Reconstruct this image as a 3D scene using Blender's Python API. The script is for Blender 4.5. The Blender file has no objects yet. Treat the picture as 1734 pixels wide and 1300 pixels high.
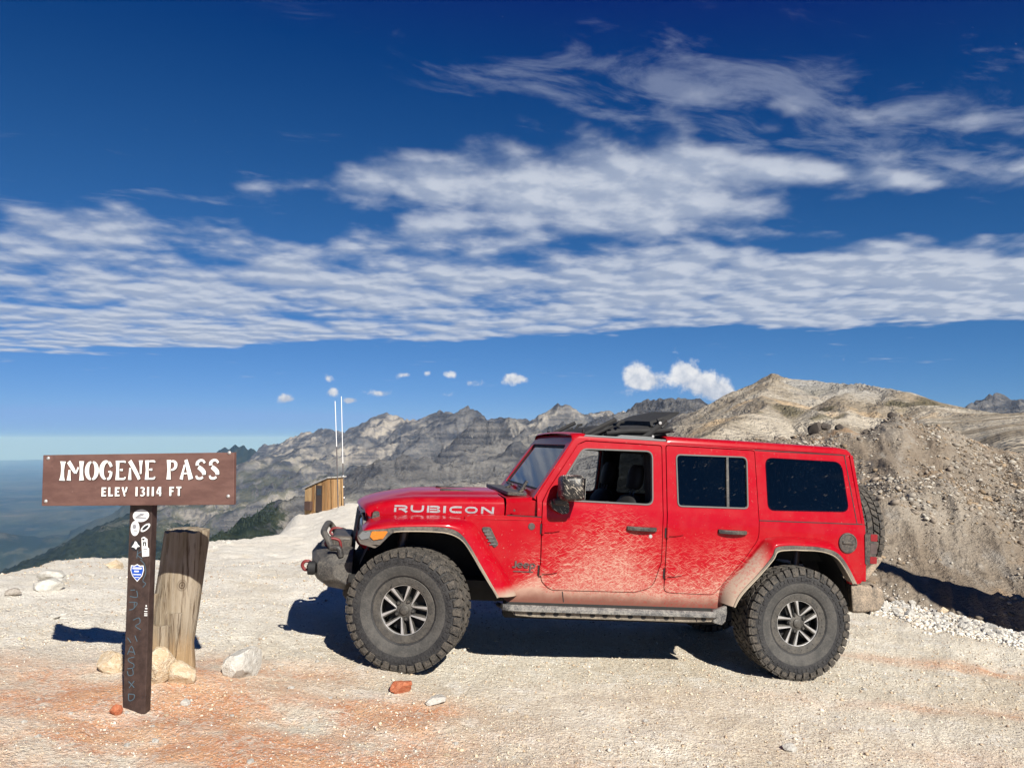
import bpy, bmesh, math, random
import numpy as np
from mathutils import Vector, Matrix
from mathutils.geometry import tessellate_polygon
random.seed(7)
rng = np.random.default_rng(11)
SC = bpy.context.scene
COL = SC.collection
R = math.radians

# ------------------------------------------------------------------ camera, sky, sun, exposure
FPX, CX, CY, VH, ZC = 1300.0, 867.0, 650.0, 745.0, 1.63      # photograph's focal length and eye level in its pixels
PITCH = math.atan((VH - CY) / FPX)
cam_d = bpy.data.cameras.new('camera')
cam = bpy.data.objects.new('camera', cam_d); COL.objects.link(cam)
cam_d.sensor_fit = 'HORIZONTAL'; cam_d.sensor_width = 36.0; cam_d.lens = FPX / 1734 * 36
cam_d.clip_start = 0.05; cam_d.clip_end = 400000
cam.location = (0, 0, ZC); cam.rotation_euler = (math.pi / 2 + PITCH, 0, 0)
SC.camera = cam
SUN_EL = R(36.5); SUN_AZ = math.atan2(0.46, -0.89)           # clockwise from +Y
SUN_DIR = Vector((math.sin(SUN_AZ) * math.cos(SUN_EL), math.cos(SUN_AZ) * math.cos(SUN_EL), math.sin(SUN_EL)))
sd = bpy.data.lights.new('sun', 'SUN'); sd.energy = 5.0; sd.angle = R(0.53); sd.color = (1.0, 0.95, 0.86)
sun = bpy.data.objects.new('sun', sd); COL.objects.link(sun)
sun.rotation_euler = (-SUN_DIR).to_track_quat('-Z', 'Y').to_euler(); sun.location = (20, -40, 40)
SC.view_settings.view_transform = 'Standard'; SC.view_settings.look = 'None'
SC.view_settings.exposure = 0.68; SC.view_settings.gamma = 1.0; SC.view_settings.use_curve_mapping = False
SC.render.engine = 'CYCLES'
SC.cycles.max_bounces = 8; SC.cycles.transparent_max_bounces = 16; SC.cycles.volume_bounces = 1
SC.cycles.use_denoising = True


class NT:
    """small helper to write node trees"""
    def __init__(s, tree): s.t = tree; s.n = tree.nodes; s.l = tree.links
    def node(s, kind, ins=None, **kw):
        nd = s.n.new(kind)
        for k, v in kw.items(): setattr(nd, k, v)
        for k, v in (ins or {}).items(): s.set(nd.inputs[k], v)
        return nd
    def set(s, sock, v):
        if isinstance(v, bpy.types.NodeSocket): s.l.new(v, sock)
        elif isinstance(v, bpy.types.Node): s.l.new(v.outputs[0], sock)
        else:
            if isinstance(v, (tuple, list)) and len(v) == 3 and sock.type == 'RGBA': v = (*v, 1)
            sock.default_value = v
    def m(s, op, a, b=0.0, c=0.0, clamp=False):
        nd = s.n.new('ShaderNodeMath'); nd.operation = op; nd.use_clamp = clamp
        s.set(nd.inputs[0], a); s.set(nd.inputs[1], b); s.set(nd.inputs[2], c); return nd.outputs[0]
    def add(s, *v):
        o = v[0]
        for x in v[1:]: o = s.m('ADD', o, x)
        return o
    def mul(s, *v):
        o = v[0]
        for x in v[1:]: o = s.m('MULTIPLY', o, x)
        return o
    def sub(s, a, b): return s.m('SUBTRACT', a, b)
    def ramp(s, x, lo, hi, a=0.0, b=1.0, smooth=True):
        nd = s.n.new('ShaderNodeMapRange'); nd.interpolation_type = 'SMOOTHSTEP' if smooth else 'LINEAR'
        s.set(nd.inputs[0], x); s.set(nd.inputs[1], lo); s.set(nd.inputs[2], hi); s.set(nd.inputs[3], a); s.set(nd.inputs[4], b)
        return nd.outputs[0]
    def mix(s, f, a, b, blend='MIX'):
        nd = s.n.new('ShaderNodeMix'); nd.data_type = 'RGBA'; nd.blend_type = blend
        s.set(nd.inputs[0], f); s.set(nd.inputs[6], a); s.set(nd.inputs[7], b); return nd.outputs[2]
    def noise(s, vec, scale, detail=4.0, rough=0.55, dist=0.0, out=0, dims='3D'):
        nd = s.n.new('ShaderNodeTexNoise'); nd.noise_dimensions = dims
        if vec is not None: s.set(nd.inputs['Vector'], vec)
        s.set(nd.inputs['Scale'], scale); s.set(nd.inputs['Detail'], detail); s.set(nd.inputs['Roughness'], rough); s.set(nd.inputs['Distortion'], dist)
        return nd.outputs[out]
    def vor(s, vec, scale, feature='F1', out=0, rnd=1.0):
        nd = s.n.new('ShaderNodeTexVoronoi'); nd.feature = feature
        if vec is not None: s.set(nd.inputs['Vector'], vec)
        s.set(nd.inputs['Scale'], scale); s.set(nd.inputs['Randomness'], rnd); return nd.outputs[out]
    def comb(s, x, y, z=0.0):
        nd = s.n.new('ShaderNodeCombineXYZ'); s.set(nd.inputs[0], x); s.set(nd.inputs[1], y); s.set(nd.inputs[2], z); return nd.outputs[0]
    def sep(s, v):
        nd = s.n.new('ShaderNodeSeparateXYZ'); s.set(nd.inputs[0], v); return nd.outputs
    def vmap(s, v, loc=(0, 0, 0), rot=(0, 0, 0), sc=(1, 1, 1)):
        nd = s.n.new('ShaderNodeMapping'); s.set(nd.inputs[0], v)
        nd.inputs[1].default_value = loc; nd.inputs[2].default_value = rot; nd.inputs[3].default_value = sc; return nd.outputs[0]
    def rs(s, v, ang, sc, loc=(0, 0, 0)):
        return s.vmap(s.vmap(v, loc=loc, rot=(0, 0, R(ang))), sc=sc)
    def attr(s, name):
        nd = s.n.new('ShaderNodeAttribute'); nd.attribute_name = name; return nd.outputs['Fac']
    def attrc(s, name):
        nd = s.n.new('ShaderNodeAttribute'); nd.attribute_name = name; return nd.outputs['Color']
    def bump(s, h, strength=0.4, dist=0.02, normal=None):
        nd = s.n.new('ShaderNodeBump'); s.set(nd.inputs['Height'], h); nd.inputs['Strength'].default_value = strength
        nd.inputs['Distance'].default_value = dist
        if normal is not None: s.set(nd.inputs['Normal'], normal)
        return nd.outputs[0]


# --- sky: Nishita at this altitude plus an altocumulus sheet described on a plane at cloud height
world = bpy.data.worlds.new('World'); SC.world = world; world.use_nodes = True
w = NT(world.node_tree); w.n.clear()
sky = w.node('ShaderNodeTexSky'); sky.sky_type = 'NISHITA'; sky.sun_disc = False
sky.sun_elevation = SUN_EL; sky.sun_rotation = SUN_AZ; sky.altitude = 4000; sky.air_density = 1.0; sky.dust_density = 0.35; sky.ozone_density = 2.5
tc = w.node('ShaderNodeTexCoord')
dx, dy, dz = w.sep(tc.outputs['Generated'])
dzs = w.m('MAXIMUM', dz, 0.035)
PX = w.m('DIVIDE', dx, dzs); PY = w.m('DIVIDE', dy, dzs)
def gblob(x0, y0, rx, ry, ang, amp):
    c, s_ = math.cos(R(ang)), math.sin(R(ang))
    ddx = w.sub(PX, x0); ddy = w.sub(PY, y0)
    ex = w.mul(w.add(w.mul(ddx, c), w.mul(ddy, s_)), 1 / rx); ey = w.mul(w.sub(w.mul(ddy, c), w.mul(ddx, s_)), 1 / ry)
    return w.mul(w.m('POWER', 2.718, w.mul(w.add(w.mul(ex, ex), w.mul(ey, ey)), -1.0)), amp)
# far edge of the sheet: the straight line through (-6.2, 9.3) and (4.45, 6.67); q > 0 is on the near side
P3 = w.comb(PX, PY, 0.0)
wob = w.mul(w.sub(w.noise(P3, 0.9, 4), 0.5), 2.0)
q = w.add(w.mul(w.add(PX, 6.2), -0.24), w.mul(w.sub(PY, 9.3), -0.97), wob)
cov = w.mul(w.ramp(q, 0.0, 0.7), w.ramp(q, 2.2, 6.2, 1.0, 0.0), 0.78)
big = w.mul(w.sub(w.noise(P3, 0.5, 3), 0.5), 1.1)
cov = w.add(cov, -0.20, big)
for b in ((-0.55, 2.95, 0.75, 0.30, -4, 0.55), (0.25, 2.95, 0.75, 0.42, 0, 0.55), (-2.0, 3.55, 0.55, 0.5, 0, 0.55), (1.2, 2.28, 0.75, 0.14, 12, 0.42),
          (1.3, 2.85, 0.75, 0.12, 14, 0.42), (0.62, 3.2, 0.45, 0.5, 0, 0.4), (-0.1, 4.6, 3.5, 0.7, 0, 0.22), (-1.1, 3.5, 0.32, 0.35, 0, -0.25),
          (1.9, 3.35, 0.75, 0.32, 10, -0.75), (-1.7, 2.5, 0.85, 0.5, 0, -0.9), (-0.6, 2.15, 1.0, 0.36, 0, -0.45), (0.9, 1.75, 1.3, 0.28, 0, -0.25),
          (3.4, 5.3, 1.8, 1.0, 0, 0.3), (-3.2, 3.2, 0.6, 0.5, 0, -0.3)):
    cov = w.add(cov, gblob(*b))
pl_ = w.m('POWER', w.add(w.mul(PX, PX), w.mul(PY, PY), 0.3), -0.17)          # farther cells read larger
pr = w.vmap(w.comb(w.mul(PX, pl_), w.mul(PY, pl_), 0.0), rot=(0, 0, R(-12)), sc=(1.35, 1.35, 1))
def cloudn(vec):
    a = w.noise(w.vmap(vec, sc=(1.7, 1.9, 1)), 1.0, 5, 0.52, 0.2)
    wv = w.node('ShaderNodeVectorMath', {0: vec, 1: w.vmap(w.noise(vec, 2.6, 3, 0.55, out=1), loc=(-.09, -.09, 0), sc=(0.18, 0.18, 0))}, operation='ADD').outputs[0]
    vn = w.node('ShaderNodeTexVoronoi', {'Vector': w.vmap(wv, sc=(4.3, 5.2, 1)), 'Scale': 1.0, 'Smoothness': 0.6}, feature='SMOOTH_F1', voronoi_dimensions='2D')
    b = w.noise(w.vmap(vec, sc=(11, 12, 1)), 1.0, 4, 0.55, 0.2)
    return w.add(w.mul(w.sub(a, 0.5), 1.45), w.mul(w.sub(0.45, vn.outputs[0]), 0.54), w.mul(w.sub(b, 0.5), 0.42), w.mul(w.sub(w.noise(w.vmap(vec, sc=(4.4, 3.6, 1)), 1.0, 3, 0.5, 0.3), 0.5), 0.62))
n1 = cloudn(pr)
n2 = cloudn(w.vmap(pr, loc=(0.02, -0.06, 0)))
dens = w.add(cov, n1)
mask = w.mul(w.ramp(dz, 0.055, 0.09), w.ramp(dens, 0.08, 0.74), w.ramp(dens, 0.2, 1.3, 0.70, 0.95))
lit = w.ramp(w.sub(n1, n2), -0.16, 0.20)
ccol = w.mix(lit, (4.0, 4.7, 6.1), (6.2, 6.7, 7.7))
# small cumulus near the horizon ahead, in direction ratios
ga = w.m('DIVIDE', dx, w.m('MAXIMUM', dy, 0.05)); gt = w.m('DIVIDE', dz, w.m('MAXIMUM', dy, 0.05))
G3 = w.comb(ga, gt, 0.0)
gn = w.sub(w.noise(G3, 55, 5, 0.6), 0.5)
cum = None
def cumulus(u, v, rx, ry, amp=1.0):
    a0, t0 = (u - 867) / 1300, (745 - v) / 1300 * 1.0
    ex = w.mul(w.sub(ga, a0), 1300 / rx); ey = w.mul(w.sub(gt, t0), 1300 / ry)
    return w.mul(w.m('POWER', 2.718, w.mul(w.add(w.mul(ex, ex), w.mul(ey, ey)), -1.0)), amp)
for c in ((1075, 634, 22, 20), (1100, 645, 32, 16), (1160, 628, 24, 24), (1195, 650, 36, 22), (1220, 664, 26, 12), (870, 642, 24, 11), (484, 676, 14, 8), (555, 640, 10, 8, .8),
          (562, 664, 12, 9, .8), (592, 678, 14, 6), (645, 666, 24, 7, .7), (685, 634, 12, 6, .8), (722, 632, 8, 6, .7), (762, 634, 14, 7, .8), (800, 648, 26, 9, .55), (740, 668, 26, 6, .45),
          (1045, 665, 14, 5, .5), (1440, 602, 16, 14, .35)):
    b = cumulus(*c); cum = b if cum is None else w.add(cum, b)
cdens = w.add(cum, w.mul(gn, 1.5))
cmask = w.mul(w.ramp(cdens, 0.30, 0.85), w.ramp(dy, 0.1, 0.3))
ccol2 = w.mix(w.ramp(w.add(w.mul(w.sub(gt, 0.07), 14), w.mul(gn, 2.0)), -0.4, 0.5), (4.9, 5.5, 6.7), (8.4, 8.6, 9.0))
srgb = w.node('ShaderNodeSeparateColor', {0: sky.outputs[0]}).outputs
skyc = w.node('ShaderNodeCombineColor', {0: w.mul(w.m('MAXIMUM', w.sub(w.m('MINIMUM', srgb[0], 7.0), 0.70), 0.05), 0.37), 1: w.mul(w.m('POWER', w.m('MAXIMUM', w.sub(w.m('MINIMUM', srgb[1], 9.0), 1.0), 0.1), 0.723), 0.93), 2: w.mul(w.m('POWER', w.m('MAXIMUM', w.sub(srgb[2], 0.9), 0.5), 0.806), 1.24)}).outputs[0]
thin = w.noise(w.rs(P3, -24, (2.4, 4.6, 1)), 1.0, 6, 0.62, 0.5)
thin = w.add(w.sub(thin, 0.62), gblob(1.15, 2.3, 1.1, 0.34, 12, 0.22), gblob(0.25, 2.05, 0.75, 0.32, 10, 0.13), gblob(1.6, 2.75, 0.9, 0.16, 14, 0.2), gblob(-0.2, 3.1, 1.3, 0.5, 0, 0.12), gblob(-2.2, 3.3, 0.8, 0.5, 0, 0.14))
tmask = w.mul(w.ramp(thin, 0.02, 0.28), 0.36, w.ramp(dz, 0.1, 0.2))
skyc = w.mix(tmask, skyc, (4.6, 5.2, 6.6))
colr = w.mix(mask, skyc, ccol)
colr = w.mix(cmask, colr, ccol2)
bg = w.node('ShaderNodeBackground', {'Color': colr, 'Strength': 0.06})
wo = w.node('ShaderNodeOutputWorld', {'Surface': bg.outputs[0]})


# ------------------------------------------------------------------ helpers
def pix(u, v, D):
    """world point along a photograph pixel at horizontal distance D from the camera"""
    a = (u - CX) / FPX; b = (CY - v) / FPX
    d = np.array([a, math.cos(PITCH) - b * math.sin(PITCH), math.sin(PITCH) + b * math.cos(PITCH)])
    return np.array([0, 0, ZC]) + d * (D / math.hypot(d[0], d[1]))
def tag(o, label=None, cat=None, group=None, kind=None):
    if label: o['label'] = label
    if cat: o['category'] = cat
    if group: o['group'] = group
    if kind: o['kind'] = kind
    return o
def empty(name, loc=(0, 0, 0), rot=(0, 0, 0)):
    o = bpy.data.objects.new(name, None); COL.objects.link(o); o.location = loc; o.rotation_euler = rot
    o.empty_display_size = 0.2
    return o
def mesh_obj(name, verts, faces, mat=None, parent=None, smooth=None, bevel=0.0, segs=2):
    me = bpy.data.meshes.new(name); me.from_pydata([tuple(v) for v in verts], [], faces); me.update()
    return link_mesh(name, me, mat, parent, smooth, bevel, segs)
def link_mesh(name, me, mat=None, parent=None, smooth=None, bevel=0.0, segs=2):
    o = bpy.data.objects.new(name, me); COL.objects.link(o)
    if mat: me.materials.append(MAT[mat] if isinstance(mat, str) else mat)
    if parent: o.parent = parent
    if smooth is not None:
        me.polygons.foreach_set('use_smooth', [True] * len(me.polygons))
        me.set_sharp_from_angle(angle=R(smooth))
    if bevel > 0:
        b = o.modifiers.new('bevel', 'BEVEL'); b.width = bevel; b.segments = segs; b.limit_method = 'ANGLE'; b.angle_limit = R(38); b.harden_normals = False
    return o
class MB:
    """collects shapes into one mesh"""
    def __init__(s): s.v = []; s.f = []
    def add(s, vs, fs):
        o = len(s.v); s.v += [tuple(map(float, v)) for v in vs]; s.f += [tuple(i + o for i in f) for f in fs]; return s
    def box(s, c, size, rot=None):
        hx, hy, hz = size[0] / 2, size[1] / 2, size[2] / 2
        vs = [Vector((x, y, z)) for x in (-hx, hx) for y in (-hy, hy) for z in (-hz, hz)]
        if rot is not None:
            m = rot if isinstance(rot, Matrix) else (Matrix.Rotation(rot[2], 3, 'Z') @ Matrix.Rotation(rot[1], 3, 'Y') @ Matrix.Rotation(rot[0], 3, 'X'))
            vs = [m @ v for v in vs]
        c = Vector(c)
        return s.add([v + c for v in vs], [(0, 1, 3, 2), (4, 6, 7, 5), (0, 4, 5, 1), (2, 3, 7, 6), (0, 2, 6, 4), (1, 5, 7, 3)])
    def prism(s, poly, y0, y1, axis='y', holes=None):
        """poly of 2-D points extruded along an axis: 'y' -> (x,z), 'x' -> (y,z), 'z' -> (x,y)"""
        loops = [list(poly)] + [list(h) for h in (holes or [])]
        tri = tessellate_polygon([[Vector((p[0], p[1], 0)) for p in lp] for lp in loops])
        pts = [p for lp in loops for p in lp]; n = len(pts)
        def P(p, t): return {'y': (p[0], t, p[1]), 'x': (t, p[0], p[1]), 'z': (p[0], p[1], t)}[axis]
        vs = [P(p, y0) for p in pts] + [P(p, y1) for p in pts]
        fs = [tuple(t) for t in tri] + [tuple(i + n for i in reversed(t)) for t in tri]
        o = 0
        for lp in loops:
            k = len(lp)
            fs += [(o + i, o + (i + 1) % k, n + o + (i + 1) % k, n + o + i) for i in range(k)]; o += k
        return s.add(vs, fs)
    def tube(s, path, r, n=10, caps=True):
        path = [Vector(p) for p in path]; rs = r if isinstance(r, (list, tuple)) else [r] * len(path)
        vs, fs = [], []; up = None
        for i, p in enumerate(path):
            t = (path[min(i + 1, len(path) - 1)] - path[max(i - 1, 0)]).normalized()
            if up is None: up = Vector((0, 0, 1)) if abs(t.z) < 0.9 else Vector((0, 1, 0))
            a = t.cross(up).normalized(); b = a.cross(t).normalized(); up = b
            vs += [p + (a * math.cos(2 * math.pi * k / n) + b * math.sin(2 * math.pi * k / n)) * rs[i] for k in range(n)]
        for i in range(len(path) - 1):
            fs += [(i * n + k, i * n + (k + 1) % n, (i + 1) * n + (k + 1) % n, (i + 1) * n + k) for k in range(n)]
        if caps: fs += [tuple(range(n)), tuple(range((len(path) - 1) * n, len(path) * n))]
        return s.add(vs, fs)
    def lathe(s, prof, n=48, axis='y', closed=False, phase=0.0):
        """prof: (radius, t) pairs turned about an axis through the origin"""
        vs, fs = [], []
        for k in range(n):
            a = 2 * math.pi * k / n + phase; c, d = math.cos(a), math.sin(a)
            for (rr, t) in prof:
                vs.append({'y': (rr * c, t, rr * d), 'x': (t, rr * c, rr * d), 'z': (rr * c, rr * d, t)}[axis])
        m = len(prof)
        for k in range(n):
            for j in range(m if closed else m - 1):
                a, b = k * m + j, k * m + (j + 1) % m; c, d = ((k + 1) % n) * m + (j + 1) % m, ((k + 1) % n) * m + j
                fs.append((a, b, c, d))
        return s.add(vs, fs)
    def loft(s, rings, closed=False, caps=False):
        """rings of equal length; closed closes each ring"""
        n = len(rings[0]); vs = [p for r_ in rings for p in r_]; fs = []
        for i in range(len(rings) - 1):
            for k in range(n if closed else n - 1):
                fs.append((i * n + k, i * n + (k + 1) % n, (i + 1) * n + (k + 1) % n, (i + 1) * n + k))
        if caps: fs += [tuple(reversed(range(n))), tuple(range((len(rings) - 1) * n, len(rings) * n))]
        return s.add(vs, fs)
    def xform(s, M, start=0):
        s.v = s.v[:start] + [tuple(M @ Vector(v)) for v in s.v[start:]]; return s
    def build(s, name, mat=None, parent=None, smooth=None, bevel=0.0, segs=2, solid=0.0):
        bm = bmesh.new(); vs = [bm.verts.new(v) for v in s.v]
        for f in s.f:
            try: bm.faces.new([vs[i] for i in f])
            except ValueError: pass
        bmesh.ops.remove_doubles(bm, verts=bm.verts, dist=1e-5)
        bmesh.ops.recalc_face_normals(bm, faces=bm.faces)
        me = bpy.data.meshes.new(name); bm.to_mesh(me); bm.free()
        o = link_mesh(name, me, mat, parent, smooth, bevel, segs)
        if solid:
            m = o.modifiers.new('solid', 'SOLIDIFY'); m.thickness = solid; m.offset = -1
            if bevel: o.modifiers.move(1, 0)
        return o
def dup(o, parent=None):
    c = o.copy(); COL.objects.link(c); c.parent = parent; return c

# numpy gradient noise
_perm = rng.permutation(65536).astype(np.int64)
def _hash(ix, iy): return _perm[(_perm[ix & 65535] + iy) & 65535]
def pnoise(x, y):
    x0 = np.floor(x).astype(np.int64); y0 = np.floor(y).astype(np.int64); fx = x - x0; fy = y - y0
    u = fx * fx * fx * (fx * (fx * 6 - 15) + 10); v = fy * fy * fy * (fy * (fy * 6 - 15) + 10)
    def g(ix, iy, ax, ay):
        h = _hash(ix, iy) * (2 * math.pi / 65536); return np.cos(h) * ax + np.sin(h) * ay
    a = g(x0, y0, fx, fy); b = g(x0 + 1, y0, fx - 1, fy); c = g(x0, y0 + 1, fx, fy - 1); d = g(x0 + 1, y0 + 1, fx - 1, fy - 1)
    return (a + u * (b - a) + v * ((c + u * (d - c)) - (a + u * (b - a)))) * 1.5
def fbm(x, y, octv=5, gain=0.5, lac=2.03):
    s = np.zeros_like(x); a = 1.0
    for i in range(octv):
        s += a * pnoise(x, y); x = x * lac + 17.3; y = y * lac - 9.1; a *= gain
    return s
def ridged(x, y, octv=5, gain=0.5, lac=2.07):
    s = np.zeros_like(x); a = 1.0; wgt = 1.0
    for i in range(octv):
        n = 1 - np.abs(pnoise(x, y)); n = n * n; s += a * n * wgt; wgt = np.clip(n * 1.4, 0, 1); x = x * lac + 31.7; y = y * lac + 5.3; a *= gain
    return s
def sstep(x, a, b):
    t = np.clip((x - a) / (b - a), 0, 1); return t * t * (3 - 2 * t)
MAT = {}
def material(name):
    m = bpy.data.materials.new(name); m.use_nodes = True; m.node_tree.nodes.clear(); MAT[name] = m
    return m, NT(m.node_tree)
def finish(t, color, rough=0.6, metal=0.0, normal=None, spec=0.5, coat=0.0, coat_rough=0.05):
    b = t.node('ShaderNodeBsdfPrincipled', {'Base Color': color, 'Roughness': rough, 'Metallic': metal, 'Specular IOR Level': spec, 'Coat Weight': coat, 'Coat Roughness': coat_rough})
    if normal is not None: t.set(b.inputs['Normal'], normal)
    t.node('ShaderNodeOutputMaterial', {'Surface': b.outputs[0]})
    return b
def simple(name, color, rough=0.6, metal=0.0, var=0.15, scale=20, bump=0.0, **kw):
    m, t = material(name)
    co = t.node('ShaderNodeTexCoord').outputs['Object']
    n = t.noise(co, scale, 5, 0.6)
    c = t.mix(n, tuple(x * (1 - var) for x in color), tuple(min(1, x * (1 + var)) for x in color))
    nrm = t.bump(t.noise(co, scale * 4, 4), bump, 0.01) if bump else None
    finish(t, c, t.ramp(n, 0.3, 0.7, max(0.02, rough - 0.08), rough + 0.08), metal, nrm, **kw)
    return m
# ------------------------------------------------------------------ terrain
VF = np.array([-0.98077143, -0.18133663, 0.07214166]); VL = np.array([0.18181035, -0.98333361, 0.0]); VU = np.array([0.07093932, 0.0131161, 0.9973944])
VO = np.array([0.557187, 6.686991, -0.113312])               # the car stands on a plane that falls gently to its tail
def plane_z(x, y): return VO[2] - (VU[0] * (x - VO[0]) + VU[1] * (y - VO[1])) / VU[2]

# profiles (distance, height) for several bearings; the bearing is given by the photograph column
def zpix(u, v, r): return float(pix(u, v, r)[2])
FARL = [(400, -215), (1000, -480), (2000, -760), (4000, -1020), (8000, -1240), (20000, -1520), (40000, -1740), (95000, -2060)]
PROF = {
    -700: [(9, 0.15), (12, 0.0), (20, -4), (40, -14), (80, -40), (150, -80)] + FARL,
    -250: [(9, None), (12, zpix(-250, 1022, 12)), (16, -2.6), (25, -8), (45, -20), (80, -40), (150, -80)] + FARL,
    0: [(9, None), (13.0, zpix(0, 997, 13)), (16, -2.2), (22, -5.5), (40, -16), (80, -38), (150, -76)] + FARL,
    130: [(9, None), (16, zpix(130, 967, 16)), (19, -2.2), (25, -5), (40, -13), (80, -34), (150, -70)] + FARL,
    350: [(9, None), (16, zpix(350, 952, 16)), (28, zpix(350, 917, 28)), (33, -3.4), (45, -9), (80, -27), (150, -60), (400, -185), (1000, -330), (2000, -620), (4000, -960), (8000, -1210), (20000, -1510), (40000, -1740), (95000, -2060)],
    512: [(9, None), (18, zpix(512, 945, 18)), (34, zpix(512, 897, 34)), (62, zpix(512, 873, 62)), (70, zpix(512, 872, 70)), (90, -16), (150, -40), (400, -130), (1000, -290), (2000, -520), (4000, -820), (8000, -1120), (20000, -1500), (40000, -1740), (95000, -2060)],
    600: [(9, None), (18, zpix(600, 935, 18)), (34, zpix(600, 882, 34)), (62, zpix(600, 856, 62)), (72, zpix(600, 853, 72)), (95, -14), (150, -34), (400, -110), (1000, -230), (2000, -390), (4000, -560), (8000, -820), (20000, -1300), (40000, -1700), (95000, -2060)],
    760: [(9, None), (18, zpix(760, 925, 18)), (34, zpix(760, 862, 34)), (62, zpix(760, 834, 62)), (76, zpix(760, 829, 76)), (105, -13), (150, -26), (400, -80), (1000, -150), (2000, -230), (4000, -300), (8000, -400), (20000, -900), (40000, -1500), (95000, -2060)],
    880: [(9, None), (18, zpix(880, 920, 18)), (34, zpix(880, 855, 34)), (62, zpix(880, 826, 62)), (80, zpix(880, 821, 80)), (110, -11), (150, -20), (400, -62), (1000, -110), (2000, -130), (4000, -140), (8000, -200), (20000, -600), (40000, -1300), (95000, -2000)],
    1100: [(9, None), (15, -0.5), (25, -1.6), (45, -2.6), (70, -3.4), (110, -9), (150, -14), (400, -40), (1000, -60), (2000, -70), (4000, -60), (8000, -60), (20000, -300), (40000, -1000), (95000, -2000)],
    1280: [(9, None), (12, -0.45), (17, -1.5), (24, -0.2), (37, zpix(1280, 752, 37)), (46, -3), (80, -7), (150, -9), (400, -20), (1000, -10), (2000, -20), (4000, -20), (8000, -40), (20000, -300), (40000, -900), (95000, -2000)],
    1390: [(9, None), (11.5, -0.47), (16.5, -1.7), (22, -0.55), (30, 0.75), (36.5, zpix(1390, 735, 36.5)), (44, -2.4), (80, -5), (150, -6), (400, -10), (1000, 0), (2000, 0), (4000, 0), (8000, 0), (20000, -300), (40000, -900), (95000, -2000)],
    1450: [(9, None), (11.3, -0.48), (16.5, -1.75), (22, -0.75), (30, 0.9), (36, zpix(1450, 724, 36)), (44, -1.6), (80, -4), (150, -5), (400, -6), (1000, 0), (2000, 0), (4000, 0), (8000, 0), (20000, -300), (40000, -900), (95000, -2000)],
    1508: [(9, None), (11.0, -0.49), (16.5, -1.8), (22, -0.65), (30, 1.3), (36, zpix(1508, 705, 36)), (44, -0.5), (80, -3.5), (150, -5), (400, -2), (1000, 5), (2000, 0), (4000, 0), (8000, 0), (20000, -300), (40000, -900), (95000, -2000)],
    1570: [(9, None), (10.8, -0.49), (16.5, -1.95), (22, -0.75), (30, 0.9), (37, zpix(1570, 722, 37)), (45, -0.6), (80, -2.5), (150, -2), (400, 4), (1000, 20), (2000, 0), (4000, 0), (8000, 0), (20000, -300), (40000, -900), (95000, -2000)],
    1734: [(9, -0.46), (10.1, -0.5), (15.5, -2.1), (22, -1.2), (30, 0.0), (39, zpix(1734, 782, 39)), (46, 0.0), (80, 1.0), (150, 3), (400, 9), (1000, 20), (2000, 0), (4000, 0), (8000, 0), (20000, -300), (40000, -900), (95000, -2000)],
    2100: [(9, -0.5), (10.1, -0.5), (15.5, -1.6), (22, -0.6), (30, 0.6), (39, 1.5), (46, 2), (80, 4), (150, 8), (400, 18), (1000, 20), (2000, 0), (4000, 0), (8000, 0), (20000, -300), (40000, -900), (95000, -2000)],
    3000: [(9, -0.6), (12, -0.3), (20, 1), (40, 4), (80, 8), (150, 14), (400, 20), (1000, 20), (2000, 0), (95000, -1500)],
}
def pchip(xs, ys, xq):
    xs = np.asarray(xs); ys = np.asarray(ys); h = np.diff(xs); dl = np.diff(ys) / h; m = np.zeros_like(ys)
    for i in range(1, len(xs) - 1):
        if dl[i - 1] * dl[i] > 0:
            w1 = 2 * h[i] + h[i - 1]; w2 = h[i] + 2 * h[i - 1]; m[i] = (w1 + w2) / (w1 / dl[i - 1] + w2 / dl[i])
    m[0] = dl[0]; m[-1] = dl[-1]
    xq = np.clip(xq, xs[0], xs[-1]); k = np.clip(np.searchsorted(xs, xq) - 1, 0, len(xs) - 2); t = (xq - xs[k]) / h[k]
    return ((1 + 2 * t) * (1 - t) ** 2) * ys[k] + t * (1 - t) ** 2 * h[k] * m[k] + t * t * (3 - 2 * t) * ys[k + 1] + t * t * (t - 1) * h[k] * m[k + 1]
LR = np.linspace(math.log(8.0), math.log(95000), 1500)        # fine table of ln r
TU = sorted(PROF); TAZ = np.array([math.atan((u - CX) / FPX) for u in TU]); TAB = []
for u in TU:
    a = math.atan((u - CX) / FPX); pr_ = []
    for (r_, z_) in PROF[u]:
        pr_.append((r_, plane_z(r_ * math.sin(a), r_ * math.cos(a)) if z_ is None else z_))
    pr_ = [(7.0, plane_z(7 * math.sin(a), 7 * math.cos(a)))] + pr_
    TAB.append(pchip([math.log(r_) for r_, _ in pr_], [z_ for _, z_ in pr_], LR))
TAB = np.array(TAB)

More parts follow.
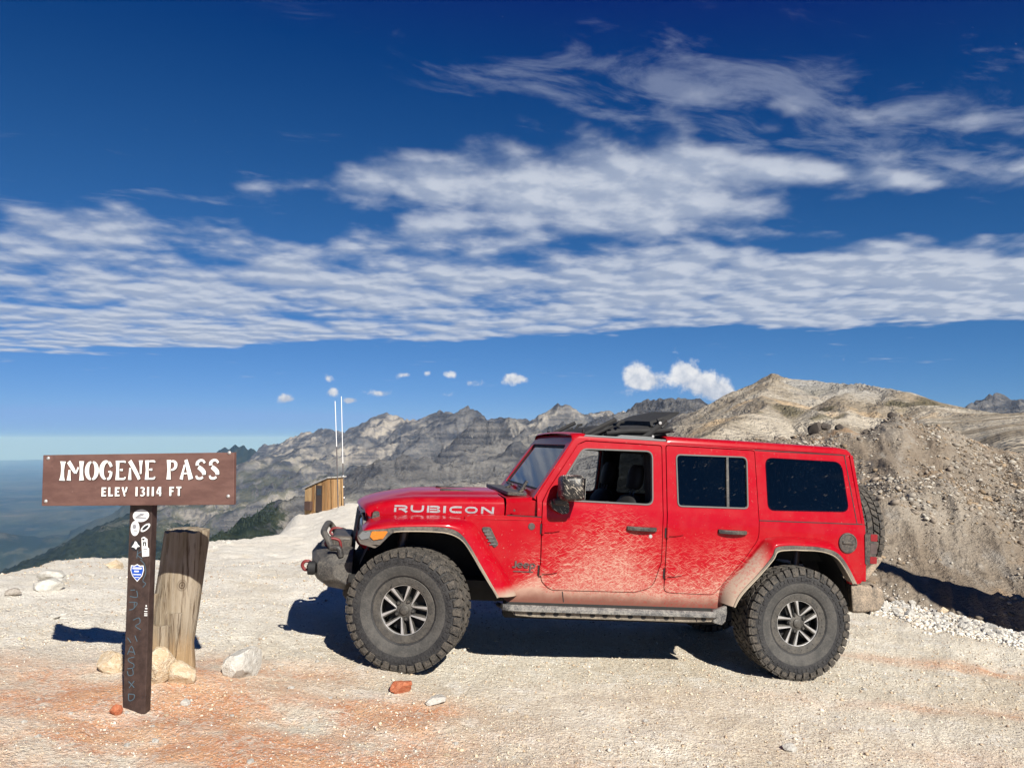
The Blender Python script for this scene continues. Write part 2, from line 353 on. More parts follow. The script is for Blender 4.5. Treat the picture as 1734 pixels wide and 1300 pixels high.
def ridge(pts, D):
    """silhouette pixels -> world points; D is one distance or one per pixel"""
    Ds = D if isinstance(D, (list, tuple)) else [D] * len(pts)
    return [pix(u, v, d) for (u, v), d in zip(pts, Ds)]
RID = []                                                      # segments: ax,ay,az,bx,by,bz,slope
def seg(a, b, s): RID.append((*a, *b, s))
def add_ridge(pts, slope, relief, spur_n, spur_len, seed, fall=0.9, spread=50, aim=None):
    rd = random.Random(seed)
    for a, b in zip(pts[:-1], pts[1:]): seg(a, b, slope)
    cum_ = [0.0]
    for a, b in zip(pts[:-1], pts[1:]): cum_.append(cum_[-1] + float(np.hypot(*(b - a)[:2])))
    for i in range(spur_n):
        t = (i + 0.5 + rd.uniform(-.3, .3)) / spur_n * cum_[-1]
        k = max(0, min(len(pts) - 2, int(np.searchsorted(cum_, t)) - 1)); f = (t - cum_[k]) / max(1e-6, cum_[k + 1] - cum_[k])
        p = pts[k] * (1 - f) + pts[k + 1] * f
        d = -p[:2] / np.hypot(*p[:2])
        if aim is not None: d = np.array(aim) / np.hypot(*aim)
        an = R(rd.uniform(-spread, spread)); d = np.array([d[0] * math.cos(an) - d[1] * math.sin(an), d[0] * math.sin(an) + d[1] * math.cos(an)])
        ln = spur_len * rd.uniform(.55, 1.25); rl = relief * rd.uniform(.75, 1.1); prev = p + np.array([0, 0, -relief * 0.02]); n = 5
        for j in range(1, n + 1):
            f = j / n; an += 0
            q = np.array([p[0] + d[0] * ln * f, p[1] + d[1] * ln * f, p[2] - rl * f ** fall]) + np.array([rd.uniform(-1, 1) * ln * .05, rd.uniform(-1, 1) * ln * .05, rd.uniform(-.03, .03) * rl])
            seg(prev, q, slope * 0.95)
            if j in (2, 3, 4):                                # side spurs
                sd_ = rd.choice((-1, 1)); a2 = an + sd_ * R(rd.uniform(35, 65)); b0 = -p[:2] / np.hypot(*p[:2])
                if aim is not None: b0 = np.array(aim) / np.hypot(*aim)
                e = np.array([b0[0] * math.cos(a2) - b0[1] * math.sin(a2), b0[0] * math.sin(a2) + b0[1] * math.cos(a2)])
                seg(q, q + np.array([e[0] * ln * .38, e[1] * ln * .38, -rl * .36]), slope)
            prev = q
# far range, receding to the left
RNG = ridge([(330, 790), (380, 757), (402, 751), (432, 764), (462, 752), (482, 748), (520, 733), (553, 724), (580, 736), (600, 727), (630, 712), (655, 701), (690, 712), (712, 711), (733, 697), (748, 702), (768, 696), (788, 690), (806, 696), (814, 708), (850, 711), (905, 713), (926, 700)],
            [12500, 11500, 11000, 10000, 9300, 9000, 8300, 7900, 7500, 7200, 6900, 6600, 6200, 6000, 5600, 5500, 5350, 5200, 5100, 5000, 4700, 4300, 4200])
add_ridge(RNG, 0.62, 560, 19, 1500, 3, spread=40)
MESA = ridge([(926, 702), (937, 694), (942, 688), (972, 687), (978, 693), (1002, 702), (1014, 706)], 4200)
add_ridge(MESA, 0.75, 330, 4, 800, 5, spread=35)
MESA2 = ridge([(990, 700), (1000, 694), (1022, 696), (1027, 704), (1032, 696), (1052, 694), (1064, 700)], 4600)
add_ridge(MESA2, 1.0, 250, 2, 600, 6)
# pale cliff spur in front of the far range
CLF = ridge([(800, 722), (815, 713), (850, 714), (905, 716), (950, 714), (1000, 716), (1040, 712), (1085, 704)], [3300, 3250, 3200, 3150, 3100, 3000, 2900, 2800])
add_ridge(CLF, 0.85, 270, 12, 620, 8, spread=30)
CLF2 = ridge([(1015, 710), (1060, 698), (1090, 684), (1125, 677), (1155, 683), (1185, 693), (1240, 706)], [2500, 2450, 2400, 2350, 2300, 2250, 2200])
add_ridge(CLF2, 0.6, 170, 7, 520, 9, spread=40)
# lower grey hills in the basin
HIL = ridge([(880, 752), (830, 778), (780, 790), (720, 784), (640, 778), (610, 792), (560, 818), (500, 845), (430, 878), (380, 905)], [2100, 2000, 1950, 1900, 1950, 1950, 1900, 1800, 1700, 1600])
add_ridge(HIL, 0.55, 230, 9, 600, 12, spread=55)
HIL2 = ridge([(905, 728), (860, 748), (800, 772)], [2900, 2700, 2550]); add_ridge(HIL2, 0.6, 150, 4, 420, 13)
HIL3 = ridge([(1000, 745), (930, 772), (880, 796), (820, 812), (740, 826)], [1500, 1400, 1300, 1250, 1200]); add_ridge(HIL3, 0.5, 110, 6, 320, 14)
LEFT = ridge([(655, 712), (600, 745), (540, 780), (470, 815), (400, 862), (330, 905)], [6400, 5900, 5400, 5000, 4600, 4300]); add_ridge(LEFT, 0.5, 330, 9, 1000, 15, spread=60)
LEFT2 = ridge([(553, 730), (500, 765), (450, 790), (400, 815), (340, 845)], [7800, 7400, 7100, 6900, 6700]); add_ridge(LEFT2, 0.5, 300, 7, 1100, 16, spread=60)
# pale near peak on the right
PEAK = ridge([(1120, 752), (1160, 724), (1200, 700), (1250, 672), (1280, 657), (1305, 646), (1345, 627), (1372, 636), (1420, 643), (1465, 649), (1490, 653), (1520, 668), (1560, 686), (1600, 698), (1660, 714), (1740, 726), (1850, 735)],
             [950, 960, 970, 980, 990, 1000, 1010, 1000, 980, 950, 930, 880, 820, 760, 680, 620, 560])
add_ridge(PEAK, 0.50, 62, 9, 210, 21, spread=30, fall=0.8)
NOSE = ridge([(1345, 640), (1320, 665), (1290, 690), (1262, 706), (1235, 722), (1195, 745)], [950, 850, 740, 660, 600, 560]); add_ridge(NOSE, 0.42, 26, 4, 110, 22)
NOSE2 = ridge([(1465, 660), (1450, 690), (1430, 716)], [900, 760, 640]); add_ridge(NOSE2, 0.42, 24, 3, 90, 23)
DARK = ridge([(1540, 690), (1590, 683), (1640, 690), (1660, 684), (1690, 668), (1712, 670), (1734, 672), (1780, 682), (1850, 700)], [4200, 4100, 4000, 3900, 3800, 3800, 3800, 3800, 3800])
add_ridge(DARK, 0.8, 260, 8, 700, 25)
RID = np.array(RID)

_ra = np.arctan2(RID[:, [0, 3]], RID[:, [1, 4]]); _rr = np.hypot(RID[:, [0, 3]], RID[:, [1, 4]]).min(1); _mg = np.arctan(np.minimum(1100, .45 * _rr) / _rr)
_a0, _a1 = _ra.min(1) - _mg, _ra.max(1) + _mg
def ridge_field(x, y):
    out = np.empty_like(x)
    for c in range(0, len(x), 16000):
        xc, yc = x[c:c + 16000], y[c:c + 16000]; a = np.arctan2(xc, yc)
        out[c:c + 16000] = ridge_chunk(xc, yc, RID[(_a1 > a.min()) & (_a0 < a.max())])
    return out
def ridge_chunk(x, y, segs):
    best = np.full_like(x, -1e9)
    for ax, ay, az, bx, by, bz, s in segs:
        ex, ey = bx - ax, by - ay; L2 = ex * ex + ey * ey + 1e-9
        t = np.clip(((x - ax) * ex + (y - ay) * ey) / L2, 0, 1)
        d = np.hypot(x - ax - t * ex, y - ay - t * ey)
        np.maximum(best, az + t * (bz - az) - s * d, out=best)
    return best

def height(x, y, masks=False):
    r = np.hypot(x, y); a = np.arctan2(x, y)
    # base: table over bearing and ln r
    k = np.clip(np.searchsorted(TAZ, a) - 1, 0, len(TAZ) - 2); f = np.clip((a - TAZ[k]) / (TAZ[k + 1] - TAZ[k]), 0, 1); f = f * f * (3 - 2 * f)
    lr = np.clip((np.log(np.maximum(r, 8.0)) - LR[0]) / (LR[1] - LR[0]), 0, len(LR) - 1.001); i = lr.astype(int); g = lr - i
    zb = (TAB[k, i] * (1 - g) + TAB[k, i + 1] * g) * (1 - f) + (TAB[k + 1, i] * (1 - g) + TAB[k + 1, i + 1] * g) * f
    pz = plane_z(x, y)
    behind = sstep(np.abs(a), 1.25, 1.6)
    zb = zb * (1 - behind) + behind * (pz * np.exp(-r / 40) + 0.0)
    z = np.where(r < 8, pz, zb); bl = sstep(r, 7.0, 9.0); z = np.where(r < 9, pz * (1 - bl) + zb * bl, z)
    # mound beside the road, off to the right: its shadow lies across the hollow
    MX, MY = 13.2, 9.0
    mx, my = (x - MX) * 0.46 - (y - MY) * 0.89, (x - MX) * 0.89 + (y - MY) * 0.46
    kn = np.exp(-((mx / 5.0) ** 2 + ((my + 0.25 * np.sin(mx * 1.7)) / 0.66) ** 2) ** 1.1); sk_ = np.exp(-((mx / 5.6) ** 2 + (my / 2.3) ** 2))
    kz = np.zeros_like(x); ks = sk_ > 0.01; kz[ks] = fbm(x[ks] * .9, y[ks] * .9, 4, .55)
    z = z + 5.2 * kn * (1 + 0.16 * kz) + 0.9 * sk_ * (1 + 0.5 * kz)
    z = z + 0.055 * np.exp(-(((x + 2.12) / .34) ** 2 + ((y - 4.98) / .28) ** 2))
    bank = sstep(a, 0.2, 0.33) * sstep(r, 13, 17) * (1 - sstep(r, 40, 46))
    near = r < 130
    n = np.zeros_like(x)
    xn, yn = x[near], y[near]; rn = r[near]
    car = np.exp(-(((xn - VO[0]) / 2.6) ** 2 + ((yn - VO[1]) / 1.4) ** 2) ** 2)
    rub = np.clip(fbm(xn * .55 + 3, yn * .55, 3) + .25 - .5 * (xn > -.6), 0, 1) * (1 - car)
    nn = rub * (ridged(xn * 3.1, yn * 3.6, 4, .55) - .8) * 0.028 + fbm(xn * 0.35, yn * 0.35, 3) * 0.05 * sstep(rn, 3, 12) * (1 - car) + fbm(xn * 1.7 + 4, yn * 1.7, 5, 0.55) * 0.022 * (1 - 0.75 * car) + ridged(xn * 5.3, yn * 5.3, 3) * 0.006
    sx_ = xn * .95 - yn * .30; sy2 = xn * .30 + yn * .95
    nn += bank[near] * (fbm(xn * 0.16, yn * 0.16, 3, .5) * 0.35 + (ridged(sx_ * 0.55, sy2 * 0.13, 4, .55) - .9) * 0.20 + (ridged(xn * 1.3, yn * 1.3, 3) - .9) * .05)
    crest = sstep(rn, 9, 14) * (a[near] < -0.1)
    nn += crest * (fbm(xn * 0.8, yn * 0.8, 4) * 0.10)
    n[near] = nn
    far = r > 90
    zr = np.full_like(x, -1e9); xf, yf = x[far], y[far]; rf = r[far]
    amp = 0.028 * rf
    wl = 0.16 * rf.clip(500, 5000)
    wx = fbm(xf / 420, yf / 420 + 7, 4) * np.minimum(amp, 70); wy = fbm(xf / 420 + 50, yf / 420, 4) * np.minimum(amp, 70)
    wx += fbm(xf / 90, yf / 90 + 7, 3) * np.minimum(amp, 12); wy += fbm(xf / 90 + 50, yf / 90, 3) * np.minimum(amp, 12)
    rfv = ridge_field(xf + wx, yf + wy)
    hf = z[far]; e = (rfv - hf)
    kk = np.minimum(40, 0.01 * rf) + 1e-3
    hm = np.where(np.abs(e) < kk, np.maximum(rfv, hf) + (kk - np.abs(e)) ** 2 / (4 * kk), np.maximum(rfv, hf))
    ero = np.clip(e / (0.03 * rf), 0, 1)
    sm = sstep(rf, 90, 500)
    quiet = 1 - 0.62 * sstep(a[far], 0.17, 0.26) * (1 - sstep(rf, 1200, 1600))
    gul = (ridged(xf / 260, yf / 260, 6, 0.52) - 0.9) * np.minimum(26, 0.010 * rf) * quiet + (ridged(xf / 60 + 9, yf / 60, 4, 0.5) - 0.9) * np.minimum(7, 0.0045 * rf) * quiet
    valley = fbm(xf / 1300, yf / 1300, 5) * np.minimum(90, 0.022 * rf) * (1 - ero) + (ridged(xf / 5200 + 3, yf / 5200, 4) - 0.9) * 260 * sstep(rf, 5000, 9000) * (1 - sstep(rf, 30000, 60000)) * (1 - ero)
    fade = 1 - sstep(rf, 9000, 20000)
    z2 = z.copy(); z2[far] = hm + sm * (gul * (0.25 + 0.75 * ero) + valley) * (0.3 + 0.7 * fade)
    z2 = z2 + n
    if masks:
        er = np.zeros_like(x); er[far] = ero
        return z2, bank, er
    return z2
def hz(x, y): return float(height(np.array([x], float), np.array([y], float))[0])
def on_ground(u, v, r0=2.0, r1=85.0):
    """first point where the pixel's ray meets the terrain"""
    d = pix(u, v, 1.0) - np.array([0, 0, ZC])
    rs = np.exp(np.linspace(math.log(r0), math.log(r1), 1500)); P = np.array([0, 0, ZC]) + rs[:, None] * d
    below = P[:, 2] < height(P[:, 0], P[:, 1])
    if not below.any(): return None
    k = int(np.argmax(below)); return P[k]

AZ = np.concatenate([np.linspace(-math.pi, -1.0, 60)[:-1], np.linspace(-1.0, -0.66, 60)[:-1], np.linspace(-0.66, 0.66, 860), np.linspace(0.66, 1.0, 60)[1:], np.linspace(1.0, math.pi, 60)[1:]])
RR = np.concatenate([[0.3, 0.8, 1.4], np.exp(np.linspace(math.log(2.0), math.log(60), 270)), np.exp(np.linspace(math.log(60), math.log(480), 76))[1:],
                     np.exp(np.linspace(math.log(480), math.log(9500), 410))[1:], np.exp(np.linspace(math.log(9500), math.log(95000), 62))[1:]])
NA, NR = len(AZ), len(RR)
AA, RG = np.meshgrid(AZ, RR, indexing='ij')
TX, TY = RG * np.sin(AA), RG * np.cos(AA)
TZ, BANK, ERO = [m_.reshape(NA, NR) for m_ in height(TX.ravel(), TY.ravel(), True)]
TZ[-1] = TZ[0]
def terrain_part(name, sel, mats):
    """sel: boolean per quad (NA-1, NR-1)"""
    ia, ir = np.nonzero(sel); a = ia * NR + ir
    quads = np.stack([a, a + NR, a + NR + 1, a + 1], 1)
    used, inv = np.unique(quads, return_inverse=True); quads = inv.reshape(quads.shape)
    co = np.stack([TX.ravel()[used], TY.ravel()[used], TZ.ravel()[used]], 1)
    me = bpy.data.meshes.new(name); me.vertices.add(len(co)); me.vertices.foreach_set('co', co.ravel())
    nq = len(quads); me.loops.add(nq * 4); me.loops.foreach_set('vertex_index', quads[:, ::-1].ravel())
    me.polygons.add(nq); me.polygons.foreach_set('loop_start', np.arange(nq) * 4); me.polygons.foreach_set('loop_total', np.full(nq, 4)); me.polygons.foreach_set('use_smooth', np.ones(nq, bool))
    me.update(); me.validate()
    for nm, arr in mats.items():
        at = me.attributes.new(nm, 'FLOAT', 'POINT'); at.data.foreach_set('value', arr.ravel()[used].astype(np.float32))
    o = bpy.data.objects.new(name, me); COL.objects.link(o); o['kind'] = 'structure'
    return o
qa = 0.5 * (AA[:-1, :-1] + AA[1:, 1:]); qr = 0.5 * (RG[:-1, :-1] + RG[1:, 1:])
edge_r = np.interp(qa, [-1.5, -.62, -.55, -.4, -.27, -.2, -.08, .02, .17, .26, .33, .45, .6, 1.2, 1.5], [14, 15, 18, 31, 75, 80, 84, 88, 60, 16.5, 15.2, 14.8, 13.6, 13.6, 60])
sel_g = (qr < edge_r); sel_b = (~sel_g) & (qr < 62) & (qa > 0.17) & (qa < 1.5)
sel_v = (~sel_g) & (~sel_b) & (qr > 9500); sel_m = ~(sel_g | sel_b | sel_v)
# ---- masks
gx, gy = TX, TY
def soft(x0, y0, rx, ry): return np.exp(-(((gx - x0) / rx) ** 2 + ((gy - y0) / ry) ** 2))
orange = np.zeros_like(TX)
for b in ((-2.2, 4.4, 1.1, 0.55, .9), (-1.2, 4.3, 1.0, 0.5, .8), (-2.6, 3.5, 1.6, .5, .75), (-0.7, 4.75, .35, .2, 1.0), (-0.9, 3.6, .9, .35, .5), (-1.8, 5.3, .7, .3, .7), (-3.4, 4.9, .8, .45, .6), (4.3, 7.0, 1.2, .16, .8), (3.2, 5.6, 1.4, .14, .45), (0.6, 3.9, .6, .25, .3), (3.0, 4.6, 1.2, .2, .3)):
    orange += soft(*b[:4]) * b[4]
near_ = RG < 20
nz = np.zeros_like(TX); nz[near_] = fbm(gx[near_] * 1.3, gy[near_] * 2.2, 5, .6)
orange = np.clip(orange * (0.95 + 1.0 * nz), 0, 1)
white = sstep(RG, 5.2, 8.0) * (1 - sstep(TX, -0.2, 1.6)) * (0.75 + 0.5 * nz)  # lighter colour left of the car offsets the slope's weaker sunlight
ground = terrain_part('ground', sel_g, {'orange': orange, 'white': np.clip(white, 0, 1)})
bank_o = terrain_part('hillside', sel_b, {'bank': BANK})
azd = AA
pale = sstep(azd, 0.17, 0.26) * (1 - sstep(RG, 1150, 1500))
forest = (1 - sstep(TZ, -560, -360)) * (1 - sstep(azd, -0.16, -0.04)) * sstep(RG, 140, 300)
forest = np.maximum(forest, (1 - sstep(TZ, -80, -35)) * sstep(RG, 250, 500) * (1 - sstep(RG, 1900, 2600)) * (1 - sstep(azd, -.36, -.22)))
mount = terrain_part('mountains', sel_m, {'pale': pale, 'forest': forest, 'ero': ERO})
plain = terrain_part('valley_plain', sel_v, {'forest': forest})

# ---- terrain materials
m, t = material('gravel_ground')
pos = t.node('ShaderNodeNewGeometry').outputs['Position']
n1_ = t.noise(pos, 0.6, 6, 0.6); n2_ = t.noise(pos, 3.5, 6, 0.62); n3_ = t.noise(pos, 22, 6, 0.65); n4_ = t.noise(pos, 90, 3, 0.6)
base = t.mix(t.ramp(n1_, 0.35, 0.65), (0.61, 0.53, 0.405), (0.73, 0.675, 0.56))
base = t.mix(t.ramp(n2_, 0.50, 0.72), base, (0.78, 0.745, 0.66))
base = t.mix(t.mul(t.ramp(n3_, 0.52, 0.7), 0.55), base, (0.43, 0.35, 0.26))
base = t.mix(t.mul(t.attr('white'), 0.7), base, (0.84, 0.81, 0.74))  # painted lightening that makes up for the slope's shading
oc = t.mix(t.ramp(n2_, 0.35, 0.68), (0.56, 0.22, 0.10), (0.72, 0.44, 0.26))
orf = t.mul(t.attr('orange'), t.ramp(t.add(t.mul(n2_, 0.6), t.mul(n3_, 0.5)), 0.34, 0.58))
base = t.mix(orf, base, oc)
st = t.noise(t.rs(pos, 12, (0.6, 2.6, 1)), 2.0, 6, 0.65)
base = t.mix(t.mul(t.ramp(st, 0.56, 0.72), 0.5), base, (0.74, 0.70, 0.64))
pv = t.vor(pos, 60, out=0); pc = t.vor(pos, 60, out=1)
pebm = t.mul(t.ramp(t.sep(pc)[0], 0.62, 0.66), t.ramp(pv, 0.28, 0.42, 1.0, 0.0))
base = t.mix(t.mul(pebm, 0.65), base, t.mix(t.sep(pc)[1], (0.50, 0.40, 0.30), (0.78, 0.73, 0.66)))
base = t.mix(t.mul(t.ramp(n4_, 0.55, 0.75), 0.35), base, (0.30, 0.24, 0.18))
crk = t.ramp(t.vor(t.node('ShaderNodeVectorMath', {0: pos, 1: t.vmap(t.noise(pos, 6, 4, 0.6, out=1), sc=(.16, .16, 0))}, operation='ADD').outputs[0], 5.5, 'DISTANCE_TO_EDGE'), 0.0, 0.05, 1.0, 0.0)
crk = t.mul(crk, t.ramp(n1_, 0.50, 0.62))
spk = t.noise(pos, 48, 4, 0.7)
base = t.mix(t.mul(t.ramp(spk, 0.53, 0.66), 0.55), base, (0.36, 0.28, 0.205))
base = t.mix(t.mul(t.ramp(spk, 0.46, 0.36), 0.6), base, (0.74, 0.71, 0.65))
hgt = t.add(t.mul(n3_, 1.1), t.mul(n4_, 0.5), t.mul(pebm, 0.6), t.mul(n2_, 1.2), t.mul(spk, -0.9))
finish(t, base, 0.92, 0, t.bump(hgt, 0.9, 0.026), spec=0.2)
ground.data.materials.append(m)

m, t = material('scree_slope')
geo = t.node('ShaderNodeNewGeometry'); pos = geo.outputs['Position']
ps = t.rs(pos, 17.5, (1, 0.16, 1))
n1_ = t.noise(ps, 0.45, 5, 0.6); n2_ = t.noise(ps, 1.7, 6, 0.65); n3_ = t.noise(pos, 5, 6, 0.68)
base = t.mix(t.ramp(n1_, 0.36, 0.62), (0.225, 0.180, 0.135), (0.33, 0.285, 0.23))
base = t.mix(t.ramp(n2_, 0.52, 0.68), base, (0.32, 0.29, 0.25))
base = t.mix(t.mul(t.ramp(n3_, 0.54, 0.68), 0.6), base, (0.10, 0.083, 0.066))
base = t.mix(t.mul(t.ramp(t.noise(pos, 0.30, 4), 0.58, 0.70), 0.55), base, (0.40, 0.24, 0.12))
vv = t.vor(pos, 4.2, out=0); vc = t.sep(t.vor(pos, 4.2, out=1))
rk = t.mul(t.ramp(vc[0], 0.45, 0.5), t.ramp(vv, 0.22, 0.40, 1.0, 0.0))
base = t.mix(t.mul(rk, 0.3), base, t.mix(vc[1], (0.20, 0.17, 0.14), (0.46, 0.42, 0.36)))
hgt = t.add(t.mul(n3_, 0.8), t.mul(rk, 0.12), t.mul(n2_, 0.5), t.mul(t.noise(pos, 14, 4, 0.65), 0.35))
finish(t, base, 0.95, 0, t.bump(hgt, 1.0, 0.18), spec=0.15)
bank_o.data.materials.append(m)

m, t = material('mountain_rock')
geo = t.node('ShaderNodeNewGeometry'); pos = geo.outputs['Position']; nz_ = t.sep(geo.outputs['Normal'])[2]; pz_ = t.sep(pos)[2]
nA = t.noise(pos, 0.0016, 5, 0.6); nB = t.noise(pos, 0.008, 6, 0.62); nC = t.noise(pos, 0.045, 6, 0.65); nD = t.noise(pos, 0.16, 4, 0.65)
gre = t.mix(t.ramp(nB, 0.36, 0.64), (0.060, 0.064, 0.076), (0.205, 0.20, 0.19))  # dark rock tone also stands in for cloud shadow on the range
gre = t.mix(t.mul(t.ramp(t.add(t.mul(nA, 0.7), t.mul(nB, 0.3)), 0.50, 0.60), 0.85), gre, (0.46, 0.42, 0.355))
steep = t.ramp(nz_, 0.70, 0.86, 1.0, 0.0)
strata = t.noise(t.comb(0.0, 0.0, t.add(t.mul(pz_, 0.05), t.mul(nC, 1.6))), 1.0, 3)
clf = t.mix(t.ramp(strata, 0.40, 0.60), (0.046, 0.048, 0.056), (0.175, 0.168, 0.16))
gre = t.mix(t.mul(steep, 0.8), gre, clf)
gre = t.mix(t.mul(t.ramp(nC, 0.58, 0.74), 0.45), gre, (0.34, 0.325, 0.30))
gre = t.mix(t.mul(t.ramp(nD, 0.5, 0.7), 0.35), gre, (0.12, 0.115, 0.11))
grass = t.mul(t.ramp(t.add(t.mul(nz_, 1.0), t.mul(nB, 0.5)), 1.06, 1.22), t.ramp(pz_, -60, -260), 0.7)
gre = t.mix(grass, gre, t.mix(nC, (0.045, 0.055, 0.034), (0.085, 0.090, 0.055)))
# pale hydrothermally altered peak
pal = t.mix(t.ramp(t.noise(pos, 0.012, 5, 0.6), 0.38, 0.60), (0.30, 0.25, 0.185), (0.50, 0.445, 0.36))
pal = t.mix(t.mul(t.ramp(t.noise(pos, 0.02, 4), 0.56, 0.68), 0.7), pal, (0.55, 0.40, 0.24))
pal = t.mix(t.mul(t.ramp(t.noise(pos, 0.006, 4), 0.50, 0.62), t.ramp(pz_, 20, 70), 0.8), pal, (0.33, 0.325, 0.31))
pal = t.mix(t.mul(t.ramp(nD, 0.52, 0.70), 0.4), pal, (0.20, 0.17, 0.135))
pal = t.mix(t.mul(steep, 0.7), pal, t.mix(nC, (0.12, 0.095, 0.075), (0.34, 0.24, 0.15)))
pal = t.mix(t.mul(t.ramp(t.noise(pos, 0.015, 5), 0.54, 0.64), t.ramp(pz_, 75, 35), 0.8), pal, (0.115, 0.10, 0.055))
col_ = t.mix(t.attr('pale'), gre, pal)
fr = t.mix(t.ramp(t.noise(pos, 0.02, 6, 0.7), 0.35, 0.65), (0.010, 0.017, 0.011), (0.034, 0.044, 0.026))  # dark forest green also stands in for cloud shadow on the valley
fr = t.mix(t.ramp(t.noise(pos, 0.004, 5, 0.6), 0.56, 0.70), fr, (0.070, 0.076, 0.048))
ff = t.ramp(t.add(t.attr('forest'), t.mul(t.sub(nB, 0.5), 1.1), t.mul(t.sub(nC, 0.5), 0.7)), 0.42, 0.60)
col_ = t.mix(ff, col_, fr)
hgt = t.add(t.mul(nB, 5), t.mul(nC, 3.5), t.mul(nD, 1.5))
finish(t, col_, 0.95, 0, t.bump(hgt, 0.9, 6.0), spec=0.1)
mount.data.materials.append(m)
m, t = material('valley_floor')
pos = t.node('ShaderNodeNewGeometry').outputs['Position']
va = t.noise(t.vmap(pos, sc=(1, 0.45, 1)), 0.0006, 7, 0.65); vb = t.noise(pos, 0.0022, 6, 0.7)
c = t.mix(t.ramp(va, 0.40, 0.58), (0.015, 0.024, 0.016), (0.060, 0.066, 0.042))
c = t.mix(t.mul(t.ramp(vb, 0.50, 0.68), 0.7), c, (0.14, 0.128, 0.09))
c = t.mix(t.mul(t.ramp(t.noise(pos, 0.0011, 6), 0.5, 0.62), 0.6), c, (0.028, 0.042, 0.022))
finish(t, c, 0.95, spec=0.1)
plain.data.materials.append(m)

# ---- the air: thin blue haze round everything
hb = MB().box((0, 0, -915), (192000, 192000, 2510)).build('haze', None)
hb['kind'] = 'stuff'; hb['label'] = 'thin blue haze over the far valley and mountains'
m, t = material('haze_air')
pvn = t.node('ShaderNodeVolumePrincipled', {'Color': (0.24, 0.52, 1.0), 'Absorption Color': (1, 1, 1), 'Density': 2.0e-5, 'Anisotropy': 0.0})
t.node('ShaderNodeOutputMaterial', {'Volume': pvn.outputs[0]})
hb.data.materials.append(m)
# ------------------------------------------------------------------ object materials
m, t = material('red_paint')
co = t.node('ShaderNodeTexCoord').outputs['Object']
x_, y_, z_ = t.sep(co)
def gau(v, c, s_): 
    e = t.mul(t.sub(v, c), 1 / s_); return t.m('POWER', 2.718, t.mul(e, e, -1.0))
h0 = t.add(0.60, t.mul(gau(x_, 0.02, 0.40), 0.36), t.mul(gau(x_, -0.95, 0.34), 0.17))
cl = t.noise(co, 7, 5, 0.6); fi = t.noise(co, 60, 4, 0.7)
heavy = t.ramp(t.add(t.sub(h0, z_), t.mul(t.sub(cl, 0.5), 0.30)), -0.13, 0.22)
def streaks(ang, s1, s2, off, lo, hi):
    v = t.rs(t.comb(x_, z_, y_), ang, (s1, s2, 1.0), (off, 0, 0))
    wv = t.noise(co, 3.0, 2, 0.5, out=1)
    v2 = t.node('ShaderNodeVectorMath', {0: v, 1: t.vmap(wv, sc=(1.6, 3.5, 0))}, operation='ADD').outputs[0]
    return t.ramp(t.noise(v2, 1.0, 2, 0.5), lo, hi)
sA = streaks(16, 13, 165, 0.0, 0.58, 0.66); sB = streaks(-4, 14, 190, 3.0, 0.60, 0.68); sC = streaks(-30, 14, 170, 7.0, 0.60, 0.68); sD = streaks(38, 14, 160, 5.0, 0.60, 0.68)
st_ = t.m('MAXIMUM', t.m('MAXIMUM', sA, sB), t.m('MAXIMUM', sC, sD))
fall = t.ramp(t.sub(z_, h0), -0.05, 0.42, 1.0, 0.0)
onside = t.mul(t.ramp(x_, 0.62, 0.80, 1.0, 0.0), t.ramp(z_, 1.20, 1.27, 1.0, 0.0), t.ramp(x_, -1.25, -1.0, 0.25, 1.0), t.ramp(t.m('ABSOLUTE', y_), 0.6, 0.7))
front = t.mul(t.ramp(x_, 0.62, 0.80), t.ramp(z_, 1.0, 1.2, 1.0, 0.3))
dirt = t.mul(onside, t.add(t.mul(heavy, t.ramp(fi, 0.34, 0.64, 0.10, 0.58)), t.mul(st_, fall, 0.62)))
low = t.mul(t.ramp(t.add(z_, t.mul(t.sub(cl, 0.5), 0.08)), 0.63, 0.55), t.ramp(x_, -0.95, 0.85, 0.62, 1.0))
flr = t.mul(t.ramp(t.m('ABSOLUTE', y_), 0.82, 0.85), t.ramp(x_, -1.25, -1.13), t.ramp(x_, 0.0, -0.5), t.ramp(fi, 0.3, 0.6, 0.5, 0.95))
frl = t.mul(front, t.ramp(fi, 0.62, 0.74), t.ramp(z_, 1.05, 0.6, 0.15, 0.9))
wedge = t.mul(t.ramp(t.add(z_, t.mul(x_, 0.55)), 1.06, 0.94), t.ramp(x_, 0.95, 0.80), t.ramp(x_, 0.5, 0.56))
gen = t.mul(t.ramp(t.noise(co, 55, 3, 0.6), 0.66, 0.74), 0.35)
dirt = t.m('MINIMUM', t.add(dirt, t.mul(low, 0.72), t.mul(flr, 0.85), frl, t.mul(wedge, 0.5), gen, t.mul(t.ramp(cl, 0.4, 0.7), 0.03)), 0.93)
dc = t.mix(t.ramp(t.add(z_, t.mul(cl, 0.1)), 0.68, 0.56), (0.45, 0.30, 0.23), (0.15, 0.075, 0.055))
dc = t.mix(t.ramp(t.m('ABSOLUTE', y_), 0.815, 0.85), dc, (0.33, 0.27, 0.21))
c = t.mix(dirt, (0.32, 0.0012, 0.008), dc)
finish(t, c, t.ramp(dirt, 0.0, 0.6, 0.34, 0.85), 0.0, t.bump(t.add(dirt, t.mul(cl, 0.05)), 0.10, 0.004), spec=0.08, coat=t.ramp(dirt, 0.0, 0.5, 0.36, 0.0), coat_rough=0.09)
